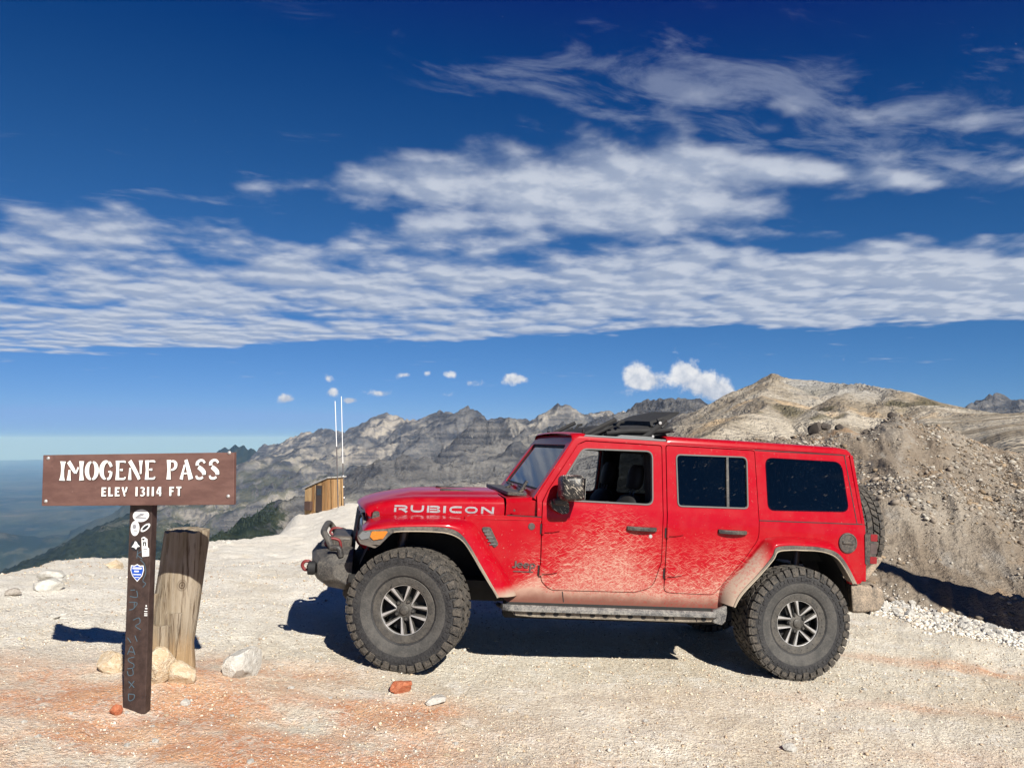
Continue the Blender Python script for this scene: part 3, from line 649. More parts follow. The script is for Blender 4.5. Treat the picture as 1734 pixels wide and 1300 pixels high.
def dusty(name, color, dust, rough=0.6, amt=0.5, metal=0.0, scale=9, streak=False, bump=0.15, low=False):
    m, t = material(name)
    co = t.node('ShaderNodeTexCoord').outputs['Object']
    a = t.noise(co, scale, 6, 0.65); b = t.noise(co, scale * 8, 4, 0.65)
    f = t.mul(t.ramp(t.add(t.mul(a, 0.6), t.mul(b, 0.4)), 0.36, 0.66), amt)
    if streak:
        s_ = t.ramp(t.noise(t.vmap(t.vmap(co, rot=(0, R(40), 0)), sc=(30, 30, 150)), 1.0, 3), 0.57, 0.63)
        f = t.m('MAXIMUM', f, t.mul(s_, 0.85))
    if low: f = t.m('MAXIMUM', f, t.mul(t.ramp(t.add(t.sep(co)[2], t.mul(a, 0.1)), 1.02, 0.78), 0.75))
    finish(t, t.mix(f, color, dust), t.ramp(f, 0, 1, rough, 0.9), metal, t.bump(b, bump, 0.01), spec=0.4)
DUST = (0.40, 0.33, 0.25)
dusty('black_plastic', (0.022, 0.022, 0.024), DUST, 0.5, 0.22)
dusty('trim_dusty', (0.035, 0.034, 0.034), (0.32, 0.26, 0.20), 0.6, 0.35, low=True)
dusty('flare_dusty', (0.16, 0.12, 0.10), (0.36, 0.27, 0.20), 0.8, 0.9)
dusty('lit_dust_edge', (0.42, 0.36, 0.28), (0.55, 0.48, 0.38), 0.9, 0.6)  # dust colour, with the sunlit look of the trim's lower edge included
dusty('mirror_black', (0.013, 0.013, 0.015), (0.42, 0.37, 0.30), 0.4, 0.04, streak=True)
dusty('bumper_steel', (0.034, 0.033, 0.033), (0.16, 0.145, 0.125), 0.6, 0.7, scale=12, bump=0.4)
dusty('rear_bumper', (0.10, 0.085, 0.070), (0.38, 0.30, 0.22), 0.7, 0.95, scale=10, bump=0.3)
dusty('step_steel', (0.05, 0.05, 0.053), (0.30, 0.28, 0.25), 0.5, 0.8, scale=14, bump=0.3)
dusty('step_plate', (0.14, 0.12, 0.095), (0.30, 0.25, 0.19), 0.7, 0.8)
dusty('tyre_rubber', (0.015, 0.015, 0.017), (0.070, 0.067, 0.064), 0.75, 0.5, scale=11, bump=0.5)
dusty('tread_rubber', (0.020, 0.0195, 0.019), (0.14, 0.12, 0.098), 0.85, 0.75, scale=14, bump=0.4)
dusty('sidewall_dust', (0.045, 0.044, 0.042), (0.095, 0.089, 0.082), 0.85, 0.8, scale=10, bump=0.3)
dusty('rim_dark', (0.055, 0.053, 0.050), (0.15, 0.135, 0.115), 0.5, 0.6, scale=16, metal=0.3)
simple('wheel_black', (0.012, 0.012, 0.012), 0.6)
simple('machined', (0.44, 0.43, 0.42), 0.38, 0.45, 0.10, 30)
simple('interior_black', (0.010, 0.010, 0.011), 0.75, var=0.2)
simple('soft_top', (0.016, 0.016, 0.017), 0.85, var=0.3, bump=0.2)
simple('rail_grey', (0.13, 0.135, 0.14), 0.45)
simple('seal_grey', (0.085, 0.080, 0.076), 0.6)
simple('silver_letter', (0.50, 0.50, 0.51), 0.3, 0.6)
simple('dark_letter', (0.07, 0.03, 0.03), 0.5)
simple('badge_dark', (0.12, 0.09, 0.085), 0.4, 0.5)
simple('amber_lens', (0.50, 0.15, 0.012), 0.2, coat=0.5)
simple('red_lens', (0.20, 0.004, 0.010), 0.2, coat=0.5)
simple('clear_lens', (0.42, 0.43, 0.45), 0.15, 0.2, coat=0.6)
simple('hook_red', (0.16, 0.014, 0.016), 0.5, var=0.4)
simple('underbody', (0.018, 0.017, 0.016), 0.85)
simple('mirror_glass', (0.7, 0.72, 0.75), 0.05, 1.0, 0.02)
def glass(name, tint, refl=1.45, specks=0.0, gcol=(1, 1, 1)):
    m, t = material(name)
    tr = t.node('ShaderNodeBsdfTransparent', {'Color': tint})
    gl = t.node('ShaderNodeBsdfGlossy', {'Color': gcol, 'Roughness': 0.015})
    fr_ = t.node('ShaderNodeFresnel', {'IOR': refl})
    mx = t.node('ShaderNodeMixShader', {0: fr_.outputs[0], 1: tr.outputs[0], 2: gl.outputs[0]})
    out = mx.outputs[0]
    if specks:
        co = t.node('ShaderNodeTexCoord').outputs['Object']; x_, y_, z_ = t.sep(co)
        s_ = t.ramp(t.noise(t.rs(t.comb(x_, z_, y_), 25, (20, 90, 1)), 1.0, 3, 0.6), 0.66, 0.74)
        df = t.node('ShaderNodeBsdfDiffuse', {'Color': (0.45, 0.40, 0.33)})
        mx2 = t.node('ShaderNodeMixShader', {0: t.mul(s_, specks), 1: out, 2: df.outputs[0]}); out = mx2.outputs[0]
    t.node('ShaderNodeOutputMaterial', {'Surface': out})
glass('tinted_glass', (0.26, 0.28, 0.29), 1.5, 0.16)
glass('clear_glass', (0.55, 0.60, 0.58), 1.5, 0.0)
glass('windshield_glass', (0.20, 0.26, 0.32), 1.42, 0.0)
# ------------------------------------------------------------------ the red off-road car (x forward, y to its left, z up; wheels stand on z = 0)
car = empty('off_road_car'); car.matrix_world = Matrix(((VF[0], VL[0], VU[0], VO[0]), (VF[1], VL[1], VU[1], VO[1]), (VF[2], VL[2], VU[2], VO[2]), (0, 0, 0, 1)))
tag(car, 'mud-splashed red four-door off-road car with open roof parked beside the pass sign', 'car')
def side_y(z): return float(np.interp(z, [.5, .9, 1.2, 1.24, 1.76, 1.8], [.795, .805, .797, .787, .69, .67]))
def fillet(pts, n=5):
    """pts (x, z, radius) -> rounded outline"""
    out = []; k = len(pts)
    for i in range(k):
        p = Vector(pts[i][:2]); r_ = pts[i][2] if len(pts[i]) > 2 else 0
        if r_ <= 0: out.append(tuple(p)); continue
        a = (Vector(pts[i - 1][:2]) - p); b = (Vector(pts[(i + 1) % k][:2]) - p); la, lb = a.length, b.length; a.normalize(); b.normalize()
        ang = a.angle(b); d = min(r_ / math.tan(ang / 2), 0.48 * la, 0.48 * lb)
        s, e = p + a * d, p + b * d
        for j in range(n + 1):
            u = j / n; out.append(tuple(s * (1 - u) ** 2 + p * 2 * u * (1 - u) + e * u * u))
    return out
def offset(poly, d):
    """grow (d > 0) or shrink an outline"""
    k = len(poly); A = sum(poly[i][0] * poly[(i + 1) % k][1] - poly[(i + 1) % k][0] * poly[i][1] for i in range(k)); s = 1 if A > 0 else -1; out = []
    for i in range(k):
        p = Vector(poly[i]); a = (p - Vector(poly[i - 1])); b = (Vector(poly[(i + 1) % k]) - p)
        if a.length < 1e-9 or b.length < 1e-9: out.append(tuple(p)); continue
        na = Vector((a.y, -a.x)).normalized() * s; nb = Vector((b.y, -b.x)).normalized() * s
        n = (na + nb); n = n / max(0.3, n.length_squared / 2)
        out.append((p.x + n.x * d, p.y + n.y * d))
    return out
CUTS = [.56, .62, .75, .9, 1.05, 1.2, 1.24, 1.35, 1.5, 1.65, 1.74]
def panel(name, outer, holes=(), off=0.0, th=0.03, mat='red_paint', s=1, parent=None, bevel=0.004, yfn=side_y, cuts=CUTS, smooth=30):
    loops = [list(outer)] + [list(h) for h in holes]
    tri = tessellate_polygon([[Vector((p[0], p[1], 0)) for p in lp] for lp in loops]); pts = [p for lp in loops for p in lp]
    bm = bmesh.new(); vs = [bm.verts.new((p[0], 0, p[1])) for p in pts]
    for f in tri:
        try: bm.faces.new([vs[i] for i in f])
        except ValueError: pass
    for c_ in cuts:
        bmesh.ops.bisect_plane(bm, geom=bm.verts[:] + bm.edges[:] + bm.faces[:], plane_co=(0, 0, c_), plane_no=(0, 0, 1), dist=1e-5)
    bmesh.ops.dissolve_limit(bm, angle_limit=0.001, verts=bm.verts, edges=[e for e in bm.edges if len(e.link_faces) == 2 and abs(e.verts[0].co.z - e.verts[1].co.z) > 1e-4], delimit=set())
    bm.verts.ensure_lookup_table()
    fr = [(v.co.x, v.co.z) for v in bm.verts]; idx = {v: i for i, v in enumerate(bm.verts)}; n = len(fr)
    faces = [[idx[v] for v in f.verts] for f in bm.faces]; edges = [(idx[e.verts[0]], idx[e.verts[1]]) for e in bm.edges if len(e.link_faces) == 1]
    bm.free()
    mb = MB()
    V = [(x, s * (yfn(z) + off), z) for x, z in fr] + [(x, s * (yfn(z) + off - th), z) for x, z in fr]
    Fs = [tuple(f) for f in faces] + [tuple(i + n for i in reversed(f)) for f in faces] + [(a, b, b + n, a + n) for a, b in edges]
    mb.add(V, Fs)
    return mb.build(name, mat, parent or car, smooth=smooth, bevel=bevel)
def interp_path(pts, n):
    """smooth resampling of a 3-D path (Catmull-Rom)"""
    P_ = [Vector(p) for p in pts]; out = []
    for i in range(len(P_) - 1):
        p0 = P_[max(i - 1, 0)]; p1 = P_[i]; p2 = P_[i + 1]; p3 = P_[min(i + 2, len(P_) - 1)]
        for j in range(n):
            u = j / n
            out.append(0.5 * ((2 * p1) + (p2 - p0) * u + (2 * p0 - 5 * p1 + 4 * p2 - p3) * u * u + (3 * p1 - p0 - 3 * p2 + p3) * u ** 3))
    out.append(P_[-1]); return out
NOS = ('near', 'far')
# outlines on the side of the car, in metres
F_DOOR = fillet([(.566, 1.10), (.568, 1.24, .05), (.525, 1.335, .1), (.300, 1.690, .05), (.235, 1.722, .05), (-.383, 1.729, .02), (-.388, .84, .10), (-.33, .645, .12), (-.19, .606, .1), (.47, .598, .10), (.540, .66, .06), (.552, .75)])
R_DOOR = fillet([(-.424, 1.735, .02), (-.428, .62, .09), (-.50, .612, .03), (-.835, .612, .07), (-1.085, .912, .15), (-1.19, 1.06, .15), (-1.186, 1.30), (-1.177, 1.745, .02)])
F_WIN = fillet([(.262, 1.664, .07), (-.308, 1.684, .055), (-.306, 1.268, .055), (.470, 1.262, .045), (.440, 1.37, .03)])
R_WIN = fillet([(-.503, 1.672, .04), (-1.110, 1.692, .045), (-1.100, 1.285, .035), (-.510, 1.27, .035)])
Q_WIN = fillet([(-1.275, 1.694, .06), (-1.950, 1.704, .075), (-1.985, 1.312, .06), (-1.277, 1.286, .05)])
BODY = [(.835, 1.127), (.605, 1.130), (.612, 1.285), (.325, 1.738), (.29, 1.757), (-.43, 1.765), (-2.02, 1.783), (-2.066, 1.76), (-2.122, 1.23), (-2.140, .80), (-2.09, .742), (-2.00, .735), (-1.90, .90), (-1.80, 1.005), (-1.65, 1.035), (-1.37, 1.035),
        (-1.265, .985), (-1.11, .82), (-.965, .66), (-.905, .515), (-.88, .505), (.79, .498), (.86, .56), (.97, .76), (1.06, .90), (1.12, 1.00), (1.15, 1.10), (1.10, 1.118)]
for s in (1, -1):
    body = panel('body_side', BODY, [offset(F_DOOR, .006), offset(R_DOOR, .006), Q_WIN], 0, .035, s=s)
    # panel seams as thin dark strips let into the paint
    for nm, pl in (('seam', [(-1.192, 1.199), (-2.122, 1.217)]), ('seam', [(-1.985, 1.768), (-2.052, 1.218)]), ('seam', [(.375, .590), (.36, .512)]), ('seam', [(-1.18, 1.752), (-2.0, 1.768)]), ('seam', [(.835, 1.131), (.575, 1.131)])):
        a, b = Vector(pl[0]), Vector(pl[1]); d = (b - a).normalized(); q_ = Vector((-d.y, d.x)) * .0035
        panel(nm, [tuple(a + q_), tuple(b + q_), tuple(b - q_), tuple(a - q_)], (), .0022, .004, 'interior_black', s, bevel=0)
    fd = panel('front_door', F_DOOR, [F_WIN], .002, .045, s=s, bevel=.006)
    rd = panel('rear_door', R_DOOR, [R_WIN], .002, .045, s=s, bevel=.006)
    panel('door_card', offset(F_DOOR, .02), [offset(F_WIN, .012)], -.05, .03, 'interior_black', s, fd, 0)
    panel('door_card', offset(R_DOOR, .02), [offset(R_WIN, .012)], -.05, .03, 'interior_black', s, rd, 0)
    panel('window_seal', offset(F_WIN, .004), [offset(F_WIN, -.008)], .008, .03, 'seal_grey', s, fd, .002)
    panel('window_seal', offset(R_WIN, .004), [offset(R_WIN, -.008)], .008, .03, 'seal_grey', s, rd, .002)
    panel('window_glass', offset(R_WIN, -.008), (), -.008, .005, 'tinted_glass', s, rd, 0)
    panel('window_divider', [(-.930, 1.69), (-.950, 1.69), (-.940, 1.276), (-.918, 1.276)], (), .006, .02, 'black_plastic', s, rd, .001)
    panel('quarter_window', offset(Q_WIN, .006), (), .003, .006, 'tinted_glass', s, body, .001)
    panel('quarter_trim', offset(Q_WIN, .004), [offset(Q_WIN, -.03)], -.02, .03, 'interior_black', s, body, 0)
    # door hinges, handles, lock
    for dr, hx, hz_ in ((fd, .555, 1.048), (fd, .553, .742), (rd, -.430, 1.068), (rd, -.433, .762)):
        y0 = side_y(hz_)
        h_ = MB(); h_.prism([(hx - .005, hz_ + .028), (hx - .07, hz_ + .026), (hx - .125, hz_ + .012), (hx - .13, hz_ - .012), (hx - .07, hz_ - .026), (hx - .005, hz_ - .03)], s * (y0 + .001), s * (y0 + .016))
        h_.build('hinge', 'red_paint', dr, 30, .004)
        MB().tube([(hx + .002, s * (y0 + .012), hz_ - .04), (hx + .002, s * (y0 + .012), hz_ + .036)], .011, 10).build('hinge_pin', 'red_paint', dr, 40)
        MB().box((hx + .017, s * (y0 - .004), hz_ - .004), (.010, .022, .075)).build('hinge_gap', 'interior_black', dr)
    for dr, hx in ((fd, -.216), (rd, -.962)):
        hz_ = 1.083 if dr is fd else 1.096; y0 = side_y(hz_)
        cup = fillet([(hx + .11, hz_ + .03, .03), (hx - .11, hz_ + .03, .03), (hx - .11, hz_ - .03, .03), (hx + .11, hz_ - .03, .03)])
        MB().prism(cup, s * (y0 - .004), s * (y0 + .006)).build('handle_cup', 'red_paint', dr, 30, .003)
        g = [( hx + .118 - .236 * k / 8, s * (y0 + .012 + .026 * math.sin(math.pi * k / 8) ** .6), hz_ + .002) for k in range(9)]
        hb_ = MB(); rg = []
        for (gx_, gy_, gz_) in g: rg.append([(gx_, gy_ - s * .010, gz_ - .018), (gx_, gy_ + s * .010, gz_ - .014), (gx_, gy_ + s * .012, gz_ + .012), (gx_, gy_ - s * .010, gz_ + .017)])
        hb_.loft(rg, True, True).build('door_handle', 'black_plastic', dr, 35, .003)
    MB().lathe([(0, .004), (.012, .004), (.0145, .001), (.0145, -.004)], 16).xform(Matrix.Translation((-.292, s * (side_y(1.03) + .004), 1.031)) @ (Matrix.Rotation(math.pi, 4, 'Z') if s < 0 else Matrix())).build('door_lock', 'machined', fd, 30)
    # rear flare
    ru = [(-.875, .560), (-.900, .680), (-1.066, .860), (-1.190, 1.008), (-1.246, 1.060), (-1.361, 1.085), (-1.50, 1.088), (-1.635, 1.085), (-1.817, 1.055), (-1.925, .955), (-2.04, .755)]
    re = [(-.935, .548), (-.985, .655), (-1.125, .808), (-1.235, .945), (-1.265, 1.020), (-1.365, 1.042), (-1.50, 1.045), (-1.635, 1.042), (-1.79, 1.012), (-1.89, .92), (-1.990, .757)]
    rl = [(-.950, .545), (-1.005, .640), (-1.140, .785), (-1.252, .915), (-1.29, .978), (-1.39, .996), (-1.50, 1.0), (-1.655, .998), (-1.775, .966), (-1.855, .892), (-1.945, .760)]
    def flare(iu, ed, lo_, yin, yed, nm, s=s):
        yi = yin if isinstance(yin, list) else [yin] * len(iu)
        L0 = interp_path([(p[0], s * y, p[1]) for p, y in zip(iu, yi)], 5)
        L2_ = interp_path([(p[0], s * yed, p[1]) for p in ed], 5); L3 = interp_path([(p[0], s * (yed + .002), p[1] - 0.0) for p in lo_], 5)
        red = MB(); mixp = lambda a, b, f, g: Vector((a.x + (b.x - a.x) * f, a.y + (b.y - a.y) * g, a.z + (b.z - a.z) * f))
        lines = [L0, [mixp(a, b, .10, .26) for a, b in zip(L0, L2_)], [mixp(a, b, .32, .58) for a, b in zip(L0, L2_)], [mixp(a, b, .60, .84) for a, b in zip(L0, L2_)], [mixp(a, b, .85, .96) for a, b in zip(L0, L2_)], L2_, [a.lerp(b, .30) + Vector((0, s * .001, 0)) for a, b in zip(L2_, L3)]]
        red.loft(lines); fl = red.build(nm, 'red_paint', car, 60, solid=0)
        tr = MB(); A_ = [a.lerp(b, .28) + Vector((0, -s * .004, 0)) for a, b in zip(L2_, L3)]
        tr.loft([A_, [a.lerp(b, .35) + Vector((0, s * .010, 0)) for a, b in zip(L2_, L3)], [a.lerp(b, .9) + Vector((0, s * .010, 0)) for a, b in zip(L2_, L3)], [a + Vector((0, 0, 0)) for a in L3], [Vector((a.x, a.y - s * .10, a.z + .012)) for a in L3]])
        tr.build('flare_trim', 'trim_dusty', fl, 40)
        MB().tube([a + Vector((0, s * .001, -.001)) for a in L3], .0065, 6).build('flare_lip', 'lit_dust_edge', fl, 60)  # pale tube paints the sunlit, dusty lower edge of the trim
        return fl
    flare(ru, re, rl, [.795, .80, .805, .80, .795, .795, .795, .795, .795, .80, .79], .92, 'rear_flare')
    # front fender
    fu = [(1.885, .980), (1.84, 1.030), (1.75, 1.062), (1.641, 1.076), (1.393, 1.090), (1.20, 1.096), (1.10, 1.075), (1.02, 1.00), (.945, .89), (.77, .645), (.715, .552)]
    fe = [(1.880, .968), (1.835, .993), (1.74, 1.012), (1.632, 1.028), (1.399, 1.044), (1.275, 1.042), (1.19, 1.008), (1.115, .925), (1.050, .828), (.925, .640), (.87, .555)]
    fl_ = [(1.885, .92), (1.835, .93), (1.74, .955), (1.640, .985), (1.399, .997), (1.26, .986), (1.165, .938), (1.085, .838), (1.022, .745), (.928, .615), (.885, .553)]
    fen = flare(fu, fe, fl_, [.64, .65, .66, .68, .70, .745, .790, .80, .80, .80, .795], .925, 'front_fender')
    ld = MB().loft([[(x, s * .60, 1.094 + .03 * (1.2 - x)), (x, s * yo, 1.098 + .03 * (1.2 - x)), (x, s * (yo + .008), 1.086 + .03 * (1.2 - x))] for x, yo in ((1.30, .735), (1.20, .765), (1.12, .790), (1.0, .796), (.80, .797), (.57, .795))])
    ld.build('fender_ledge', 'red_paint', fen, 50)
    # front end of the fender: dusty trim block and turn signal
    tb = fillet([(1.635, 1.008), (1.70, .945), (1.752, .885, .02), (1.785, .862, .02), (1.89, .888, .03), (1.915, .935, .02), (1.886, .975, .02), (1.80, .99)])
    blk = MB(); blk.prism(tb, s * .66, s * .937); blk.build('fender_end', 'trim_dusty', fen, 30, .008)
    MB().prism(fillet([(1.815, .978, .01), (1.70, .986, .01), (1.735, .930, .01), (1.80, .918, .01), (1.825, .94, .01)]), s * .925, s * .946).build('turn_signal', 'amber_lens', fen, 30, .004)
    MB().prism(fillet([(1.905, .942, .01), (1.880, .972, .01), (1.822, .978, .01), (1.830, .93, .01), (1.885, .915, .01)]), s * .90, s * .944).build('daytime_lamp', 'rail_grey', fen, 30, .004)
    # fender vent with mesh, badge, name on the panel between arch and door
    panel('fender_vent', fillet([(1.03, 1.035, .02), (.955, 1.037, .02), (.885, .915, .02), (.915, .885, .02)]), (), .010, .02, 'black_plastic', s, fen, .003, yfn=lambda z: .803)
    for k in range(5):
        zc_ = 1.01 - k * .024; xc_ = .985 - k * .0135
        MB().box((xc_, s * .814, zc_), (.048, .004, .005), rot=(0, R(8), 0)).build('vent_slat', 'rail_grey', fen)
    MB().lathe([(0, .007), (.022, .006), (.027, .002), (.027, -.006)], 20).xform(Matrix.Translation((.644, s * side_y(1.057), 1.057)) @ (Matrix.Rotation(math.pi, 4, 'Z') if s < 0 else Matrix())).build('round_badge', 'badge_dark', car, 30)
    for bx_ in (.775, .605):
        MB().lathe([(0, .005), (.008, .004), (.009, 0)], 10).xform(Matrix.Translation((bx_, s * .757, 1.165)) @ (Matrix.Rotation(math.pi, 4, 'Z') if s < 0 else Matrix())).build('cowl_bolt', 'dark_letter', car, 30)
    # hood latch
    MB().prism(fillet([(1.815, 1.09, .02), (1.768, 1.095, .02), (1.762, 1.035, .012), (1.82, 1.03, .012)]), s * .630, s * .672).build('hood_latch', 'black_plastic', car, 30, .008)
    # side step, added light block under the sill
    step = MB(); yy_ = s * .875
    rg = []
    for xx, k in ((.84, .35), (.80, .9), (.70, 1), (-.70, 1), (-.79, .95), (-.82, .6)):
        rg.append([(xx, yy_ - s * .06, .485), (xx, yy_ + s * .045 * k, .505), (xx, yy_ + s * .065 * k, .488), (xx, yy_ + s * .067 * k, .462), (xx, yy_ + s * .03, .455), (xx, yy_ - s * .06, .46)])
    step.loft(rg, True, True); sp = step.build('side_step', 'step_steel', car, 35, .006)
    pl = fillet([(.78, .462), (-.80, .462), (-.775, .425, .01), (-.60, .418), (.60, .418), (.745, .425, .02)])
    MB().prism(pl, s * .905, s * .885).build('step_plate', 'step_plate', sp, None, .002)
    for hx in (.636, .539, .441, .347, .163, .067, -.033, -.13, -.232, -.414, -.712):
        MB().lathe([(0, .001), (.021, .001), (.021, -.003)], 14).xform(Matrix.Translation((hx, s * .906, .443)) @ Matrix.Diagonal((1, s, .72, 1))).build('step_hole', 'interior_black', sp)
    for hx in (.75, .255, -.32, -.47, -.65):
        MB().box((hx, s * .906, .442), (.006, .004, .036), rot=(0, R(25), 0)).build('plate_joint', 'interior_black', sp)
    bk = MB(); bk.prism([(-.79, .51), (-.83, .52), (-.90, .545), (-.905, .50), (-.895, .43), (-.87, .402), (-.80, .415), (-.78, .45)], s * .86, s * .90); bk.build('step_bracket', 'step_steel', sp, 30, .006)
    MB().tube([(.82, s * .60, .44), (.80, s * .87, .465)], .018, 8).build('step_arm', 'underbody', sp, 40)
    MB().box((-.03, s * .74, .45), (1.66, .11, .13)).build('rocker_light_block', 'underbody', car)  # added block stops sunlight leaking between sill and step
    # mirror
    mt_ = MB()
    rg = []
    for k, (yk, sc_) in enumerate(((.835, .50), (.855, .80), (.89, .90), (.985, .90), (1.03, .84), (1.05, .66))):
        out = fillet([(.50, 1.462, .05), (.315, 1.478, .03), (.300, 1.272, .03), (.488, 1.258, .05)], 4); cx_, cz_ = .40, 1.367
        rg.append([(cx_ + (p[0] - cx_) * sc_, s * yk, cz_ + (p[1] - cz_) * sc_) for p in out])
    mir = mt_.loft(rg, True, True).build('mirror', 'mirror_black', car, 50, 0)
    MB().prism(fillet([(.535, 1.262, .03), (.385, 1.262, .02), (.375, 1.172, .03), (.43, 1.165, .05), (.50, 1.195, .05)]), s * .78, s * .86).build('mirror_foot', 'mirror_black', mir, 35, .012)
    MB().box((.455, s * .86, 1.255), (.10, .09, .045)).build('mirror_arm', 'black_plastic', mir, 30, .01)
    MB().box((.3085, s * .94, 1.370), (.003, .16, .150)).build('mirror_glass', 'mirror_glass', mir)
    # tail light, fuel cap
    tl = MB(); tl.prism(fillet([(-2.115, 1.145, .02), (-2.215, 1.150, .03), (-2.22, .905, .03), (-2.125, .895, .02)]), s * .60, s * .81); tlo = tl.build('tail_light', 'black_plastic', car, 30, .012)
    for zc_ in (1.115, .935): MB().prism(fillet([(-2.165, zc_ + .028, .01), (-2.226, zc_ + .028, .01), (-2.226, zc_ - .028, .01), (-2.165, zc_ - .028, .01)]), s * .64, s * .813).build('lamp_lens', 'red_lens', tlo, 30, .004)
    MB().prism(fillet([(-2.165, 1.065, .01), (-2.226, 1.065, .01), (-2.226, .985, .01), (-2.165, .985, .01)]), s * .64, s * .812).build('reverse_lens', 'badge_dark', tlo, 30, .004)
    # roof rail over the front door
    MB().prism([(.255, 1.757), (-.425, 1.766), (-.425, 1.782), (.24, 1.772)], s * .60, s * .685).build('roof_rail', 'rail_grey', car, None, .003)
    MB().prism([(-.02, 1.774), (-.05, 1.792), (-.31, 1.794), (-.335, 1.780)], s * .62, s * .679).build('rail_cover', 'rail_grey', car, None, .003)
    # inside: sport bar, grab handle, seats
    MB().tube(interp_path([(-.36, s * .60, .60), (-.36, s * .60, 1.30), (-.34, s * .57, 1.62), (-.38, s * .54, 1.70)], 5), .052, 10).build('sport_bar', 'interior_black', car, 50)
    MB().tube([(.25, s * .57, 1.70), (-.38, s * .56, 1.70), (-1.9, s * .56, 1.71)], .04, 8).build('roof_bar', 'interior_black', car, 50)
    MB().tube(interp_path([(-1.90, s * .56, 1.71), (-2.0, s * .58, 1.3), (-2.0, s * .6, .8)], 4), .04, 8).build('rear_bar', 'interior_black', car, 50)
    MB().tube(interp_path([(-.39, s * .585, 1.56), (-.45, s * .575, 1.52), (-.45, s * .575, 1.40), (-.39, s * .585, 1.36)], 4), .014, 8).build('grab_handle', 'interior_black', car, 50)
    for row, xs_ in (('front_seat', -.16), ('rear_seat', -1.02)):
        yc_ = .37 * s
        rgs = []
        for (zz, xo, wd, dp) in ((.78, 0, .24, .10), (.95, -.03, .25, .10), (1.12, -.065, .245, .09), (1.24, -.09, .22, .075), (1.30, -.105, .16, .055), (1.32, -.11, .10, .03)):
            rgs.append([(xs_ + xo + dp * math.cos(a), yc_ + wd * math.copysign(abs(math.sin(a)) ** .6, math.sin(a)), zz) for a in [2 * math.pi * k / 14 for k in range(14)]])
        so = MB().loft(rgs, True, True).build(row, 'interior_black', car, 50)
        MB().box((xs_ + .18, yc_, .80), (.50, .50, .15)).build('seat_cushion', 'interior_black', so, 30, .05)
        hr = []
        for (zz, xo, wd, dp) in ((1.365, -.125, .09, .035), (1.385, -.128, .115, .05), (1.46, -.14, .12, .055), (1.53, -.15, .105, .05), (1.565, -.155, .07, .03)):
            hr.append([(xs_ + xo + dp * math.cos(a), yc_ + wd * math.copysign(abs(math.sin(a)) ** .7, math.sin(a)), zz) for a in [2 * math.pi * k / 14 for k in range(14)]])
        MB().loft(hr, True, True).build('headrest', 'interior_black', so, 50)
        for q_ in (-.04, .04): MB().tube([(xs_ - .11, yc_ + q_, 1.30), (xs_ - .13, yc_ + q_, 1.40)], .007, 6).build('headrest_post', 'rail_grey', so, 50)
# hood
def hood_ring(x, W, zl, zt, bul, xf):
    pts = [(W, zl - (.032 if x < 1.86 else 0)), (W, zt - .045), (W - .010, zt - .018), (W - .04, zt), (.46, zt + .008), (.40, zt + .010), (.35, zt + .010 + bul * .75), (.18, zt + .014 + bul * .75), (0, zt + .015 + bul * .75)]
    full = pts + [(-y, z) for y, z in reversed(pts[:-1])]
    return [(x + xf * (1 - (y / W) ** 2), y, z) for y, z in full]
HS = ((1.868, .60, 1.075, 1.088, 0, .075), (1.865, .605, 1.075, 1.102, 0, .070), (1.84, .61, 1.08, 1.122, 0, .06), (1.76, .62, 1.086, 1.152, 0, .05), (1.64, .632, 1.095, 1.182, .004, .04), (1.50, .642, 1.10, 1.203, .018, .03), (1.30, .655, 1.108, 1.217, .022, .015), (1.05, .675, 1.118, 1.232, .022, .0), (.845, .692, 1.126, 1.243, .020, 0), (.838, .690, 1.126, 1.22, .02, 0))
hd = MB().loft([hood_ring(*h) for h in HS]); hood = hd.build('hood', 'red_paint', car, 40)
# hood vents on the bulge, near the windscreen
for s in (1, -1):
    MB().prism(fillet([(1.30, .23, .02), (1.02, .27, .02), (1.00, .17, .02), (1.26, .15, .02)]) if s > 0 else fillet([(1.30, -.23, .02), (1.02, -.27, .02), (1.00, -.17, .02), (1.26, -.15, .02)]), 1.235, 1.262, 'z').build('hood_vent', 'black_plastic', hood, 30, .006)
# cowl between hood and windscreen, with the cowl sides
cw = MB()
cw.loft([[(xx, y, z) for y, z in ((W, zl), (W, zt - .03), (W - .03, zt), (0, zt + .02), (-W + .03, zt), (-W, zt - .03), (-W, zl))] for xx, W, zl, zt in ((.828, .697, 1.12, 1.245), (.70, .735, 1.12, 1.26), (.60, .76, 1.12, 1.272), (.56, .775, 1.12, 1.25))]).build('cowl', 'red_paint', car, 40)
MB().prism([(.80, -.55), (.80, .55), (.655, .60), (.655, -.60)], 1.262, 1.290, 'z').build('cowl_grille', 'black_plastic', car, 30, .006)
# windscreen frame and glass: local (y, s) in the raked plane
WB, WT = Vector((.615, 0, 1.278)), Vector((.318, 0, 1.742)); WD = (WT - WB); WH = WD.length; WDn = WD.normalized(); WN = Vector((WDn.z, 0, -WDn.x))
def wplane(p, d): q_ = WB + WDn * p[1] + WN * d; return (q_.x, p[0], q_.z)
def wprism(name, outer, holes, d0, d1, mat, parent=None, bevel=0.0):
    loops = [outer] + holes; mb = MB(); mb.prism(outer, d0, d1, 'z', holes)
    mb.v = [wplane((v[0], v[1]), v[2]) for v in mb.v]
    return mb.build(name, mat, parent or car, 30, bevel)
wo_ = fillet([(-.762, -.02), (.762, -.02), (.690, WH - .005, .05), (.675, WH + .02, .03), (-.675, WH + .02, .03), (-.690, WH - .005, .05)]); wi = fillet([(-.675, .045, .04), (.675, .045, .04), (.610, WH - .075, .05), (-.610, WH - .075, .05)])
wf = wprism('windscreen_frame', wo_, [wi], -.055, .012, 'red_paint', None, .008)
